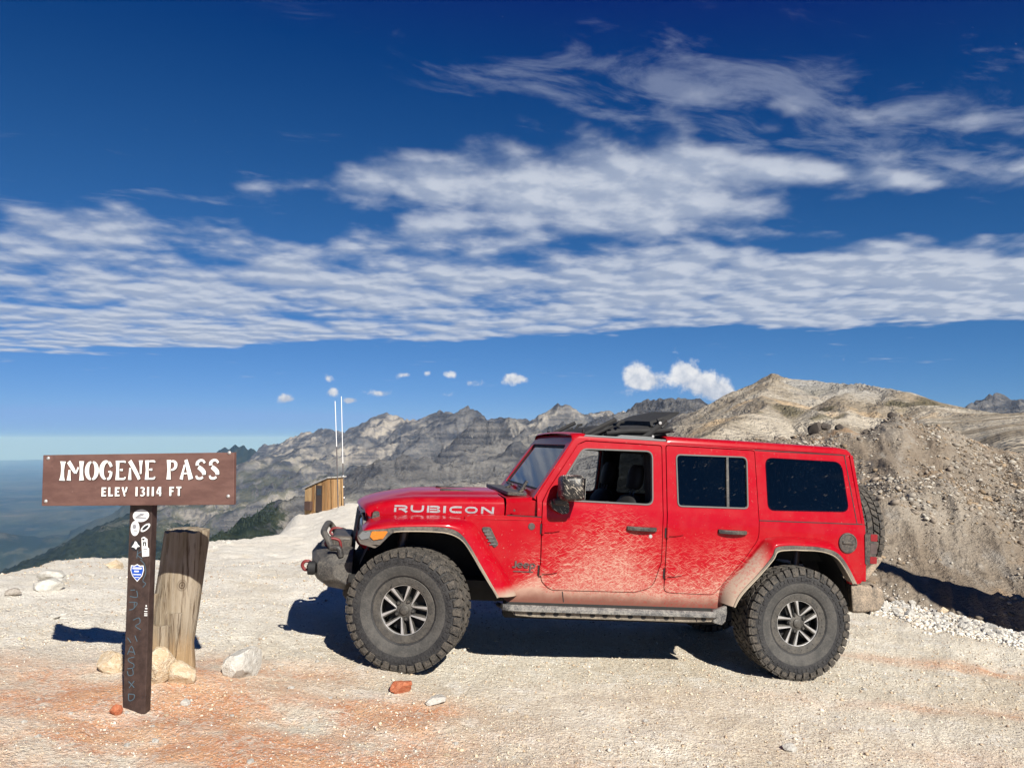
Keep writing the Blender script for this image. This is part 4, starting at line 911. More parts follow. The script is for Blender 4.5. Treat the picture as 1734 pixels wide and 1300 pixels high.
wprism('windscreen_border', offset(wi, .004), [offset(wi, -.022)], -.012, .004, 'interior_black', wf)
wprism('windscreen_glass', offset(wi, .002), [], -.008, -.003, 'windshield_glass', wf)
for yb, ln in ((.10, .42), (-.46, .40)):
    MB().tube([(.70, yb + ln, 1.29), (.665, yb + ln - .03, 1.305), (.640, yb + .22, 1.312)], .010, 6).build('wiper_arm', 'black_plastic', car, 40)
    MB().box((.622, yb + .12, 1.318), (.018, .46, .016), rot=(0, 0, R(-4))).build('wiper_blade', 'black_plastic', car, 30, .004)
MB().box((.645, .40, 1.333), (.02, .05, .10), rot=(0, R(-32), 0)).build('wiper_pivot', 'black_plastic', car, 30, .004)
# header behind the frame and hardtop roof
def roof_ring(x, dz, wd):
    pts = [(wd, 1.764 + dz), (wd - .004, 1.795 + dz), (wd - .022, 1.812 + dz), (wd - .09, 1.822 + dz), (.3, 1.832 + dz), (0, 1.836 + dz)]
    full = pts + [(-y, z) for y, z in reversed(pts[:-1])]; return [(x, y, z) for y, z in full]
MB().loft([roof_ring(.345, -.055, .680), roof_ring(.33, -.042, .684), roof_ring(.27, -.036, .686), roof_ring(.235, -.036, .686), roof_ring(.233, -.07, .680)]).build('roof_header', 'red_paint', car, 40)
MB().loft([roof_ring(-.428, -.05, .680), roof_ring(-.43, -.018, .690), roof_ring(-.46, -.010, .692), roof_ring(-1.2, 0, .693), roof_ring(-1.95, .008, .690), roof_ring(-2.02, .002, .686), roof_ring(-2.055, -.015, .678), roof_ring(-2.068, -.045, .67)]).build('hardtop', 'red_paint', car, 40)
MB().prism([(-.44, 1.70), (-2.0, 1.72), (-2.0, 1.75), (-.44, 1.74)], -.65, .65).build('headliner', 'interior_black', car)
# rear end
rp_ = MB(); rp_.prism(fillet([(-.80, .76), (.80, .76), (.795, 1.23), (.70, 1.77), (-.70, 1.77), (-.795, 1.23)]), 0, .03, 'x', [fillet([(-.60, 1.28, .05), (.60, 1.28, .05), (.56, 1.68, .05), (-.56, 1.68, .05)])])
rp_.v = [(-2.145 + (v[2] - .78) * .055 + (max(0, v[2] - 1.23)) * .06 + v[0], v[1], v[2]) for v in rp_.v]
tg = rp_.build('tailgate', 'red_paint', car, 30, .006)
MB().add([(-2.11, -.61, 1.27), (-2.11, .61, 1.27), (-2.07, .57, 1.69), (-2.07, -.57, 1.69)], [(0, 1, 2, 3)]).build('rear_glass', 'tinted_glass', tg)
# front: grille plate with slots and round lamps
def gx_(y, z): return 1.945 - .105 * (abs(y) / .62) ** 2.4 - .10 * max(0, z - .92) + .0 * z
ys_ = [i / 12 * .635 for i in range(-12, 13)]; zs_ = [.80, .84, .92, 1.0, 1.05, 1.08, 1.10]
gm = MB(); gm.loft([[(gx_(y, z) - (.02 if z in (.80, 1.10) else 0), y, z) for z in zs_] for y in ys_]); gm.loft([[(1.80, y, z) for z in zs_] for y in ys_])
gr = gm.build('grille', 'red_paint', car, 40)
for k in range(-3, 4):
    y = k * .088; sl = MB(); out = fillet([(y - .030, .845, .028), (y + .030, .845, .028), (y + .030, 1.055, .028), (y - .030, 1.055, .028)], 4)
    sl.prism(out, 0, .006, 'x', [offset(out, -.007)]); sl.v = [(gx_(v[1], v[2]) + .001 + v[0], v[1], v[2]) for v in sl.v]; sl.build('slot_bezel', 'rail_grey', gr, 30)
    sl = MB(); sl.prism(offset(out, -.006), 0, .003, 'x'); sl.v = [(gx_(v[1], v[2]) + .0015 + v[0], v[1], v[2]) for v in sl.v]; sl.build('grille_slot', 'interior_black', gr)
for s in (1, -1):
    hl = MB().lathe([(0, .030), (.05, .028), (.078, .016), (.084, 0)], 28, 'x').xform(Matrix.Translation((gx_(.465, .97) - .015, s * .465, .965)) @ Matrix.Rotation(s * R(12), 4, 'Z')).build('headlight', 'clear_lens', gr, 60)
    MB().lathe([(.080, .0), (.082, .028), (.095, .026), (.100, 0)], 28, 'x').xform(Matrix.Translation((gx_(.465, .97) - .012, s * .465, .965)) @ Matrix.Rotation(s * R(12), 4, 'Z')).build('headlight_ring', 'black_plastic', gr, 60)
# front bumper: stub steel bumper, hoop, tow hooks, shackle
bp = [(1.93, .775), (2.06, .775), (2.13, .775), (2.205, .735), (2.235, .69), (2.225, .60), (2.185, .545), (2.10, .49), (1.98, .475), (1.93, .50)]
rg = []
for y, sh, sq in ((-.62, -.06, .55), (-.56, -.03, .85), (-.42, 0, 1), (0, .03, 1.02), (.42, 0, 1), (.56, -.03, .85), (.62, -.06, .55)):
    rg.append([(1.93 + (p[0] - 1.93) * (1 if sq > .9 else sq + .1) + sh * (p[0] > 2), y, .63 + (p[1] - .63) * sq) for p in bp])
bm_ = MB().loft(rg, True, True).build('front_bumper', 'bumper_steel', car, 25, .005)
MB().tube(interp_path([(2.09, .44, .77), (2.13, .42, .84), (2.16, .38, .875), (2.175, .25, .885), (2.175, -.25, .885), (2.16, -.38, .875), (2.13, -.42, .84), (2.09, -.44, .77)], 4), .025, 10).build('bumper_hoop', 'bumper_steel', bm_, 50)
for s in (1, -1):
    MB().tube(interp_path([(2.03, s * .36, .77), (2.05, s * .36, .83), (2.12, s * .36, .84), (2.15, s * .36, .80), (2.11, s * .36, .775)], 4), .011, 8).build('tow_hook', 'hook_red', bm_, 50)
    MB().lathe([(0, 0), (.045, 0), (.05, .01), (.05, .05), (.04, .055), (0, .05)], 18, 'x').xform(Matrix.Translation((2.20, s * .52, .64))).build('fog_lamp', 'interior_black', bm_, 40)
    MB().tube(interp_path([(2.02, s * .59, .74), (2.04, s * .585, .80), (2.10, s * .57, .80)], 4), .022, 8).build('bumper_light', 'black_plastic', bm_, 50)
sh_ = MB(); sh_.tube(interp_path([(2.22, .46, .665), (2.275, .46, .68), (2.30, .46, .65), (2.275, .46, .615), (2.22, .46, .63)], 4), .012, 8)
sh_.build('shackle', 'hook_red', bm_, 50)
MB().tube([(2.245, .425, .648), (2.245, .505, .648)], .020, 10).build('shackle_pin', 'hook_red', bm_, 40)
MB().box((2.03, 0, .80), (.16, .55, .10)).build('winch', 'black_plastic', bm_, 30, .02)
for s in (1, -1): MB().prism([(1.88, .56), (1.99, .53), (1.985, .43), (1.90, .385), (1.85, .44)], s * .40, s * .43).build('skid_bracket', 'bumper_steel', bm_, 30, .004)
MB().box((1.93, 0, .44), (.10, .8, .06), rot=(0, R(25), 0)).build('skid_plate', 'bumper_steel', bm_, 30, .01)
# rear bumper and tie-down strap bracket
rb = MB(); rg = []
for y, xo, sq in ((-.80, .03, .85), (-.74, 0, 1), (0, -.02, 1), (.74, 0, 1), (.80, .03, .85)):
    rg.append([(x + xo * 1.0, y, .62 + (z - .62) * sq) for x, z in ((-2.04, .735), (-2.27, .735), (-2.335, .70), (-2.345, .60), (-2.30, .52), (-2.12, .498), (-2.06, .50))])
rbo = rb.loft(rg, True, True).build('rear_bumper', 'rear_bumper', car, 35, .015)
MB().box((-2.20, .745, .617), (.006, .105, .235), rot=(0, R(-6), 0)).build('bumper_seam', 'interior_black', rbo)
for s in (1, -1): MB().prism([(-2.27, .735), (-2.33, .735), (-2.47, .915), (-2.455, .935), (-2.43, .93), (-2.29, .80)], s * .50, s * .56).build('bumper_bracket', 'rear_bumper', rbo, 30, .008)
# underbody
ub = MB()
for s in (1, -1): ub.box((-.05, s * .44, .52), (4.0, .09, .12))
ub.box((0, 0, .60), (3.9, 1.36, .05)); ub.box((.4, 0, .46), (1.3, .45, .14)); ub.box((-1.85, 0, .50), (.5, .9, .2)); ub.box((-.35, -.2, .45), (.9, .4, .12))
ub.box((1.35, 0, .83), (.95, .86, .48)); ub.box((.72, 0, .85), (.22, 1.40, .52))  # first box added in the engine bay to block light
ub.box((-1.5, 0, .93), (1.15, 1.04, .12))
ub.build('chassis', 'underbody', car)
for xx in (1.504, -1.504):
    MB().tube([(xx, -.68, .42), (xx, .68, .42)], .045, 10).build('axle', 'underbody', car, 50)
    MB().lathe([(0, -.13), (.09, -.11), (.14, 0), (.09, .11), (0, .13)], 16).xform(Matrix.Translation((xx, .2, .42))).build('differential', 'underbody', car, 50)
for s in (1, -1):
    for xx, x0, x1 in ((1.50, .80, 1.88), (-1.50, -2.03, -.93)):
        wl = MB(); path = interp_path([(x0, s * .80, .55), (x0 + .12, s * .80, .90), (x0 + .30, s * .80, 1.045), ((x0 + x1) / 2, s * .80, 1.075), (x1 - .30, s * .80, 1.045), (x1 - .10, s * .80, .92), (x1, s * .80, .72)], 4)
        wl.loft([[p - Vector((0, s * .03, 0)) for p in path], [p - Vector((0, s * .36, 0)) for p in path], [Vector((p.x * .8 + .2 * (x0 + x1) / 2, s * .42, .45 + (p.z - .45) * .8)) for p in path]])
        wl.build('wheel_well', 'underbody', car, 40)
    MB().tube([(1.62, s * .55, .50), (1.56, s * .52, 1.0)], .035, 10).build('shock_absorber', 'badge_dark', car, 50)
    MB().tube([(-1.62, s * .55, .45), (-1.70, s * .50, .95)], .035, 10).build('shock_absorber', 'badge_dark', car, 50)
# cabin: floor, dash, steering wheel
MB().box((-.55, 0, .66), (2.6, 1.45, .05)).build('cabin_floor', 'interior_black', car)
db = MB().prism([(.62, 1.26), (.30, 1.20), (.22, 1.08), (.30, .75), (.62, .75)], -.74, .74).build('dashboard', 'interior_black', car, 30, .03)
MB().lathe([(.185 + .016 * math.cos(a), .016 * math.sin(a)) for a in [2 * math.pi * k / 8 for k in range(8)]], 28, 'x', True).xform(Matrix.Translation((.10, .37, 1.12)) @ Matrix.Rotation(R(25), 4, 'Y')).build('steering_wheel', 'interior_black', car, 60)
MB().box((.12, .37, 1.12), (.04, .30, .05), rot=(0, R(25), 0)).build('steering_hub', 'interior_black', car, 30, .01)
MB().box((.24, 0, 1.58), (.03, .26, .07)).build('rear_view_mirror', 'interior_black', car, 30, .01)
# folded soft top over the front seats
ft = MB(); rg = []
for x, zl, zh, yw in ((.14, 1.775, 1.785, .55), (.08, 1.77, 1.83, .58), (-.02, 1.77, 1.862, .60), (-.20, 1.785, 1.872, .60), (-.36, 1.80, 1.895, .60), (-.48, 1.83, 1.885, .60), (-.535, 1.85, 1.872, .58)):
    zz = zh + .006 * math.sin(x * 40)
    rg.append([(x, y * yw, z) for y, z in ((-1, zl + .01), (-.98, zz - .02), (-.9, zz), (-.5, zz + .012), (0, zz + .018), (.5, zz + .012), (.9, zz), (.98, zz - .02), (1, zl + .01), (.6, zl), (-.6, zl))])
sft = ft.loft(rg, True, True).build('folded_soft_top', 'soft_top', car, 40)
fb = MB(); rg = []
for x, z, th_ in ((-.33, 1.905, .035), (-.42, 1.935, .045), (-.49, 1.972, .040), (-.55, 2.005, .026), (-.57, 2.016, .008)):
    rg.append([(x, -.58, z - th_ * .5), (x, -.55, z + th_ * .5), (x, 0, z + th_ * .5 + .02), (x, .55, z + th_ * .5), (x, .58, z - th_ * .5), (x, 0, z - th_ * .5 + .015)])
fb.loft(rg, True, True).build('top_flap', 'soft_top', sft, 40)
for s in (1, -1):
    for nm, pts_, wd in (('top_arm', [(.225, 1.775), (.10, 1.845), (-.02, 1.912)], .020), ('top_arm', [(.225, 1.758), (.12, 1.798), (.0, 1.86)], .012), ('top_link', [(-.24, 1.772), (-.30, 1.815), (-.40, 1.905), (-.435, 1.945)], .024), ('top_bow', [(-.035, 1.86), (-.055, 1.895), (-.09, 1.902)], .014), ('top_bow', [(-.37, 1.93), (-.41, 1.948), (-.44, 1.938)], .018), ('top_rail', [(.05, 1.80), (-.15, 1.832), (-.35, 1.845), (-.50, 1.87)], .016), ('top_strut', [(-.42, 1.87), (-.46, 1.925)], .008)):
        MB().tube([(a, s * .615, b) for a, b in pts_], wd, 6).build(nm, 'soft_top', sft, 40)
    MB().lathe([(0, .008), (.012, .006), (.014, 0)], 12).xform(Matrix.Translation((-.385, s * .637, 1.912)) @ Matrix.Diagonal((1, s, 1, 1))).build('pivot_bolt', 'machined', sft, 40)
    MB().lathe([(0, .008), (.010, .006), (.011, 0)], 12).xform(Matrix.Translation((-.33, s * .637, 1.80)) @ Matrix.Diagonal((1, s, 1, 1))).build('pivot_bolt', 'machined', sft, 40)
    MB().tube([(.235, s * .60, 1.77), (.235, s * .60, 1.815)], .012, 6).build('header_latch', 'soft_top', sft, 40)
MB().prism([(-.30, 1.775), (-.33, 1.83), (-.47, 1.84), (-.50, 1.80), (-.44, 1.775)], -.55, .55).build('hinge_block', 'soft_top', sft, 30, .01)

# ---- wheels
def block(mb, a0, r0, r1, y0, y1, wa, skew, ch=.75):
    """one tread lug: angle a0, angular half width wa, from y0 to y1"""
    vs = []
    for rr, sh2 in ((r0, 1.0), (r1, ch)):
        for yy, sk_ in ((y0, -skew), (y1, skew)):
            ym = (y0 + y1) / 2; yv = ym + (yy - ym) * (sh2 * .5 + .5)
            for d in (-wa * (sh2 * .5 + .5), wa * (sh2 * .5 + .5)):
                a = a0 + d + sk_; vs.append((rr * math.cos(a), yv, rr * math.sin(a)))
    mb.add(vs, [(0, 1, 3, 2), (4, 6, 7, 5), (0, 4, 5, 1), (2, 3, 7, 6), (0, 2, 6, 4), (1, 5, 7, 3)])
def make_wheel():
    bl = MB().lathe([(.225, .10), (.205, .07), (.20, -.10), (.22, -.13)], 40)
    bl.lathe([(.02, .03), (.165, .03), (.165, .015), (.02, .015)], 32)
    hub = bl.build('wheel', 'wheel_black', None, 40)
    ty = MB().lathe([(.222, .105), (.232, .122), (.245, .128), (.28, .142), (.32, .151), (.352, .152), (.372, .150), (.395, .143), (.410, .128), (.415, .09), (.417, 0), (.415, -.09), (.410, -.128), (.395, -.143), (.33, -.152), (.25, -.13), (.222, -.105)], 72)
    ty.build('tyre', 'tyre_rubber', hub, 40)
    tr = MB(); rd = random.Random(4); N = 40
    for k in range(N):
        a = 2 * math.pi * k / N
        for (y0, y1, off_, wa, sk_) in ((-.028, .028, 0, .068, .030), (-.090, -.034, .5, .067, -.035), (.034, .090, .5, .067, -.035)):
            block(tr, a + off_ * 2 * math.pi / N + rd.uniform(-.004, .004), .414, .4300, y0, y1, wa, sk_)
        for sgn in (1, -1):
            block(tr, a + rd.uniform(-.004, .004), .405, .4285, *sorted((sgn * .096, sgn * (.148 if k % 2 else .143))), .066, .012 * sgn)
            # shoulder lug running down the sidewall
            ln_ = .030 if k % 2 else .018
            vs = []
            for rr, yy in ((.424, .140), (.412, .153), (.398 - ln_, .1585), (.395 - ln_, .149)):
                for d in (-.058, .058): vs.append((rr * math.cos(a + d), sgn * yy, rr * math.sin(a + d)))
            vs += [(v[0] * .985, v[1] - sgn * .018, v[2] * .985) for v in vs]
            tr.add(vs, [(0, 1, 3, 2), (2, 3, 5, 4), (4, 5, 7, 6), (0, 2, 10, 8), (2, 4, 12, 10), (4, 6, 14, 12), (1, 9, 11, 3), (3, 11, 13, 5), (5, 13, 15, 7), (0, 8, 9, 1), (6, 7, 15, 14)])
    tr.build('tread', 'tread_rubber', hub, None)
    # small sidewall blocks that read as texture
    sw = MB().lathe([(.243, .1285), (.262, .1365), (.29, .1455), (.312, .1495), (.318, .1500)], 64); sw.build('sidewall_band', 'sidewall_dust', hub, 40)
    sb = MB()
    for k in range(60):
        a = 2 * math.pi * (k + rd.uniform(-.2, .2)) / 60; r0 = .333 + .004 * (k % 3); r1 = .352 + .012 * rd.random(); w_ = .030
        vs = []
        for rr, yy in ((r0, .1525), (r1, .1535)):
            for d in (-w_, w_): vs.append((rr * math.cos(a + d), yy, rr * math.sin(a + d + (.02 if rr == r1 else 0))))
        vs += [(v[0], v[1] + .0035, v[2]) for v in vs]
        sb.add(vs, [(4, 5, 7, 6), (0, 1, 5, 4), (1, 3, 7, 5), (3, 2, 6, 7), (2, 0, 4, 6)])
    sb.build('sidewall_lugs', 'tyre_rubber', hub, None)['kind'] = 'stuff'
    rim = MB().lathe([(.170, .085), (.172, .108), (.180, .117), (.215, .122), (.228, .122), (.235, .116), (.237, .10), (.22, .085)], 56); rim.build('rim', 'rim_dark', hub, 35)
    bo = MB()
    for k in range(24):
        a = 2 * math.pi * (k + .5) / 24; bo.lathe([(0, .005), (.005, .005), (.006, 0)], 8, phase=0); 
        bo.v[-24:] = [(v[0] + .202 * math.cos(a), v[1] + .119, v[2] + .202 * math.sin(a)) for v in bo.v[-24:]]
    bo.build('rim_bolts', 'rim_dark', hub, 40)['kind'] = 'stuff'
    for k in range(5):
        th = 2 * math.pi * k / 5 + math.pi / 2
        for sg in (1, -1):
            def pt(r_, dg): a = th + sg * R(dg); return (r_ * math.cos(a), r_ * math.sin(a))
            inn, inn2, out, out2 = pt(.060, 20), pt(.052, 36), pt(.178, 6.0), pt(.178, 17.5)
            sp_ = MB(); vs = [(inn[0], .098, inn[1]), (inn2[0], .098, inn2[1]), (out2[0], .106, out2[1]), (out[0], .106, out[1])]
            sp_.add(vs + [(v[0], v[1] - .045, v[2]) for v in vs], [(0, 1, 2, 3), (0, 4, 5, 1), (1, 5, 6, 2), (2, 6, 7, 3), (3, 7, 4, 0), (4, 7, 6, 5)])
            so = sp_.build('spoke', 'rim_dark', hub, 30, .003)
            q1, q2, q3, q4 = pt(.066, 25), pt(.056, 37), pt(.176, 16.8), pt(.176, 10.0)
            fc = MB(); vs = [(q1[0], .1005, q1[1]), (q2[0], .1005, q2[1]), (q3[0], .1085, q3[1]), (q4[0], .1085, q4[1])]
            fc.add(vs + [(v[0], v[1] - .006, v[2]) for v in vs], [(0, 1, 2, 3), (0, 4, 5, 1), (1, 5, 6, 2), (2, 6, 7, 3), (3, 7, 4, 0)]); fc.build('spoke_face', 'machined', hub, None, .001)
        MB().lathe([(0, .024), (.009, .024), (.011, .020), (.011, 0)], 6).xform(Matrix.Translation((.0635 * math.cos(th), .085, .0635 * math.sin(th)))).build('lug_nut', 'rim_dark', hub, 30)
        pk = MB().lathe([(0, .001), (.017, .001), (.017, -.01)], 14).xform(Matrix.Translation((.0635 * math.cos(th), .0945, .0635 * math.sin(th)))); pk.build('lug_pocket', 'wheel_black', hub, 30)
    MB().lathe([(0, .113), (.026, .112), (.032, .108), (.034, .098), (.060, .094), (.072, .086), (.072, .05)], 32).build('hub_cap', 'rim_dark', hub, 35)
    lip = MB().lathe([(.1695, .100), (.1705, .1095), (.1735, .1105), (.1745, .108)], 56); lip.build('rim_lip', 'machined', hub, 40)
    MB().tube([(.150, .09, .100), (.156, .125, .104)], .005, 6).build('valve', 'wheel_black', hub, 40)
    return hub
proto = make_wheel()
def place_wheel(M, first=False):
    if first: o = proto; o.parent = car
    else:
        o = proto.copy(); COL.objects.link(o); o.parent = car
        for ch in proto.children:
            c_ = ch.copy(); COL.objects.link(c_); c_.parent = o
    o.matrix_parent_inverse = Matrix(); o.matrix_local = M
    return o
T = Matrix.Translation; RZ = lambda d: Matrix.Rotation(R(d), 4, 'Z'); RY = lambda d: Matrix.Rotation(R(d), 4, 'Y')
STEER = -21
place_wheel(T((1.504, .775, .432)) @ RZ(STEER) @ RY(-22), True)
place_wheel(T((-1.504, .775, .432)) @ RY(18))
place_wheel(T((1.504, -.775, .432)) @ RZ(180 + STEER) @ RY(10))
place_wheel(T((-1.504, -.775, .432)) @ RZ(180) @ RY(40))
place_wheel(T((-2.42, 0.02, 1.10)) @ RZ(90) @ RY(5))
MB().box((-2.24, 0.02, 1.10), (.14, .30, .30)).build('spare_carrier', 'black_plastic', car, 30, .02)
# ---- fuel cap
for r_, y0, y1, mt_ in ((.082, -.01, .010, 'black_plastic'),):
    fc = MB().lathe([(0, y1), (.066, y1), (.070, y1 + .004), (.080, y1 + .002), (.083, y0)], 32).xform(T((-1.966, side_y(1.06), 1.061))).build('fuel_cap', 'black_plastic', car, 30)
    MB().box((-1.966, side_y(1.06) + .014, 1.063), (.10, .012, .020)).build('cap_grip', 'black_plastic', fc, 30, .003)
# ------------------------------------------------------------------ lettering: strokes are lists of (x, y, width) in a unit-high box
def stroke(mb, pts, fn, layer=0, th=0.004, n=4):
    """variable-width ribbon; fn(x, y, depth) -> 3-D point"""
    P_ = [Vector((p[0], p[1])) for p in pts]; W_ = [p[2] for p in pts]
    if len(P_) > 2:
        q, wq = [], []
        for i in range(len(P_) - 1):
            p0, p1, p2, p3 = P_[max(i - 1, 0)], P_[i], P_[i + 1], P_[min(i + 2, len(P_) - 1)]
            for j in range(n):
                u = j / n; q.append(0.5 * ((2 * p1) + (p2 - p0) * u + (2 * p0 - 5 * p1 + 4 * p2 - p3) * u * u + (3 * p1 - p0 - 3 * p2 + p3) * u ** 3)); wq.append(W_[i] * (1 - u) + W_[i + 1] * u)
        q.append(P_[-1]); wq.append(W_[-1]); P_, W_ = q, wq
    L_, R_ = [], []
    for i, p in enumerate(P_):
        d = (P_[min(i + 1, len(P_) - 1)] - P_[max(i - 1, 0)]).normalized(); nn = Vector((-d.y, d.x)) * W_[i] / 2
        L_.append(p + nn); R_.append(p - nn)
    top = th + layer * 0.00012
    vs = []
    for a, b in zip(L_, R_): vs += [fn(a.x, a.y, top), fn(b.x, b.y, top), fn(a.x, a.y, 0), fn(b.x, b.y, 0)]
    fs = []
    for i in range(len(P_) - 1):
        o = i * 4; fs += [(o, o + 4, o + 5, o + 1), (o, o + 2, o + 6, o + 4), (o + 1, o + 5, o + 7, o + 3)]
    e = (len(P_) - 1) * 4; fs += [(0, 1, 3, 2), (e, e + 2, e + 3, e + 1)]
    mb.add(vs, fs)
def arc(cx_, cy_, rx, ry, a0, a1, w0, w1=None, n=7):
    w1 = w0 if w1 is None else w1
    return [(cx_ + rx * math.cos(R(a0 + (a1 - a0) * k / n)), cy_ + ry * math.sin(R(a0 + (a1 - a0) * k / n)), w0 + (w1 - w0) * math.sin(math.pi * k / n)) for k in range(n + 1)]
SERIF = {
    'I': (.42, [[(.20, 0, .36), (.21, .22, .22), (.22, .5, .17), (.23, .78, .22), (.24, 1, .36)]]),
    'M': (1.02, [[(.10, 0, .26), (.12, .3, .16), (.13, .55, .12)], [(.06, .98, .22), (.20, .80, .22), (.36, .58, .20), (.50, .38, .12)], [(.54, .36, .08), (.68, .68, .10)], [(.90, 0, .30), (.88, .3, .2), (.87, .65, .2), (.88, 1, .30)]]),
    'O': (.80, [arc(.40, .5, .30, .46, 100, 262, .08, .26), arc(.40, .5, .30, .46, -82, 80, .08, .26)]),
    'G': (.82, [arc(.42, .5, .32, .46, 75, 258, .08, .28), arc(.42, .5, .30, .45, 25, 68, .16), [(.45, .06, .12), (.60, .10, .14), (.68, .30, .16), (.68, .44, .14)], [(.52, .43, .08), (.66, .44, .10)]]),
    'E': (.70, [[(.16, 0, .24), (.17, .5, .16), (.16, 1, .24)], [(.30, .95, .09), (.58, .95, .10), (.62, .88, .06)], [(.30, .52, .09), (.48, .52, .12)], [(.28, .05, .09), (.58, .06, .11), (.64, .16, .06)]]),
    'N': (.90, [[(.12, 0, .20), (.13, .45, .12), (.13, .62, .10)], [(.10, .98, .22), (.32, .66, .22), (.55, .30, .20), (.70, .02, .16)], [(.78, .30, .10), (.78, .65, .12), (.78, 1, .24)]]),
    'P': (.72, [[(.16, 0, .26), (.17, .5, .17), (.16, 1, .26)], [(.30, .93, .08), (.46, .93, .12), (.58, .80, .18), (.56, .62, .16), (.40, .50, .10), (.30, .50, .08)]]),
    'A': (.80, [[(.10, 0, .20), (.20, .4, .12), (.30, .75, .10)], [(.36, 1, .18), (.46, .7, .22), (.58, .32, .24), (.68, 0, .28)], [(.26, .30, .08), (.42, .30, .09)]]),
    'S': (.70, [[(.60, .82, .12), (.50, .94, .12), (.32, .96, .13), (.16, .84, .18), (.16, .70, .20)], [(.22, .62, .20), (.40, .50, .24), (.54, .36, .24), (.56, .22, .20)], [(.50, .10, .12), (.34, .03, .12), (.16, .06, .13), (.10, .18, .10)]]),
}
BOLD = {
    'E': (.62, [[(.14, 0, .22), (.14, 1, .22)], [(.22, .90, .19), (.58, .90, .19)], [(.22, .50, .17), (.50, .50, .17)], [(.22, .10, .19), (.58, .10, .19)]]),
    'L': (.58, [[(.14, 0, .22), (.14, 1, .22)], [(.22, .10, .19), (.56, .10, .19)]]),
    'V': (.72, [[(.10, 1, .22), (.28, .4, .2), (.38, 0, .16)], [(.62, 1, .2), (.46, .45, .16)]]),
    '1': (.36, [[(.18, 0, .24), (.18, 1, .24)]]),
    '3': (.60, [[(.10, .86, .16), (.28, .94, .17), (.48, .80, .2), (.44, .62, .18), (.26, .54, .15)], [(.26, .48, .15), (.48, .38, .2), (.50, .18, .2), (.30, .05, .17), (.08, .12, .16)]]),
    '4': (.66, [[(.48, 0, .22), (.48, 1, .22)], [(.36, .95, .16), (.10, .38, .16)], [(.08, .30, .15), (.62, .30, .15)]]),
    'F': (.60, [[(.14, 0, .22), (.14, 1, .22)], [(.24, .90, .19), (.56, .90, .19)], [(.24, .52, .17), (.50, .52, .17)]]),
    'T': (.66, [[(.33, 0, .22), (.33, .84, .22)], [(.04, .92, .18), (.62, .92, .18)]]),
}
WIDE = {
    'R': (1.70, [[(.16, 0, .25), (.16, .62, .25)], [(.05, .85, .23), (1.10, .85, .23), (1.40, .76, .23), (1.42, .56, .23), (1.20, .44, .24), (.55, .42, .22)], [(.95, .38, .25), (1.30, .16, .25), (1.50, 0, .36)]]),
    'U': (1.70, [[(.16, 1, .25), (.16, .40, .25), (.34, .17, .23), (.70, .13, .26), (1.15, .15, .23), (1.42, .36, .25), (1.44, 1, .25)]]),
    'B': (1.70, [[(.16, 0, .25), (.16, 1, .25)], [(.36, .87, .25), (1.22, .87, .25), (1.40, .72, .24), (1.20, .55, .16)], [(.36, .50, .20), (1.15, .50, .20)], [(.36, .13, .25), (1.28, .13, .25), (1.46, .28, .24), (1.24, .45, .16)]]),
    'I': (.52, [[(.18, 0, .30), (.18, 1, .30)]]),
    'C': (1.62, [[(1.46, .86, .27), (.62, .86, .27), (.24, .74, .23), (.16, .50, .25), (.24, .26, .23), (.62, .14, .27), (1.46, .14, .27)]]),
    'O': (1.70, [[(.76, .87, .26), (.34, .80, .23), (.15, .50, .25), (.34, .20, .23), (.76, .13, .26), (1.20, .20, .23), (1.40, .50, .25), (1.20, .80, .23), (.76, .87, .26)]]),
    'N': (1.70, [[(.16, 0, .25), (.16, 1, .25)], [(.20, .92, .25), (1.36, .08, .25)], [(1.42, 0, .25), (1.42, 1, .25)]]),
}
def text_width(txt, font, sp=.14, space=.5): return sum((font[c][0] if c != ' ' else space) + sp for c in txt) - sp
def lettering(name, txt, font, fn, mat, parent, th=.004, sp=.14, space=.5):
    x = 0
    for c in txt:
        if c == ' ': x += space + sp; continue
        w_, st = font[c]; mb = MB()
        for ly, s_ in enumerate(st): stroke(mb, [(p[0] + x, p[1], p[2]) for p in s_], fn, ly, th)
        x += w_ + sp
        mb.build(name, mat, parent)
# names on the car
simple('letter_white', (0.78, 0.77, 0.74), 0.5, var=0.06)
def on_hood(x, y, d):       # hood side wall, letters run from the front back
    k = 0.756 / text_width('RUBICON', WIDE, .20); xx = 1.664 - x * k; zz = 1.094 + .030 * (x * k) / .756 + y * .052
    W_ = float(np.interp(xx, [.838, 1.05, 1.30, 1.50, 1.64, 1.76], [.692, .675, .655, .642, .632, .62]))
    return (xx, W_ + d - .001, zz)
lettering('letter', 'RUBICON', WIDE, on_hood, 'silver_letter', hood, .003, .20)
JE = [[(.30, 1, .20), (.30, .25, .20), (.12, .08, .18), (-.05, .2, .14)], [(.52, .42, .14), (1.02, .44, .14), (.92, .68, .16), (.68, .68, .16), (.52, .42, .18), (.66, .12, .16), (1.0, .14, .14)],
      [(1.22, .42, .14), (1.72, .44, .14), (1.62, .68, .16), (1.38, .68, .16), (1.22, .42, .18), (1.36, .12, .16), (1.70, .14, .14)], [(1.96, -.28, .18), (1.96, .70, .18)], [(1.98, .60, .14), (2.25, .70, .16), (2.45, .42, .18), (2.25, .12, .16), (1.98, .22, .14)]]
def on_cowl(x, y, d): return (.770 - (x + .05) * .068, .806 + d, .750 + y * .050)
mbj = MB()
for i, s_ in enumerate(JE): stroke(mbj, s_, on_cowl, i)
mbj.build('name_badge', 'badge_dark', car)
MB().box((.685, .806, .725), (.15, .004, .006)).build('trail_badge', 'badge_dark', car)

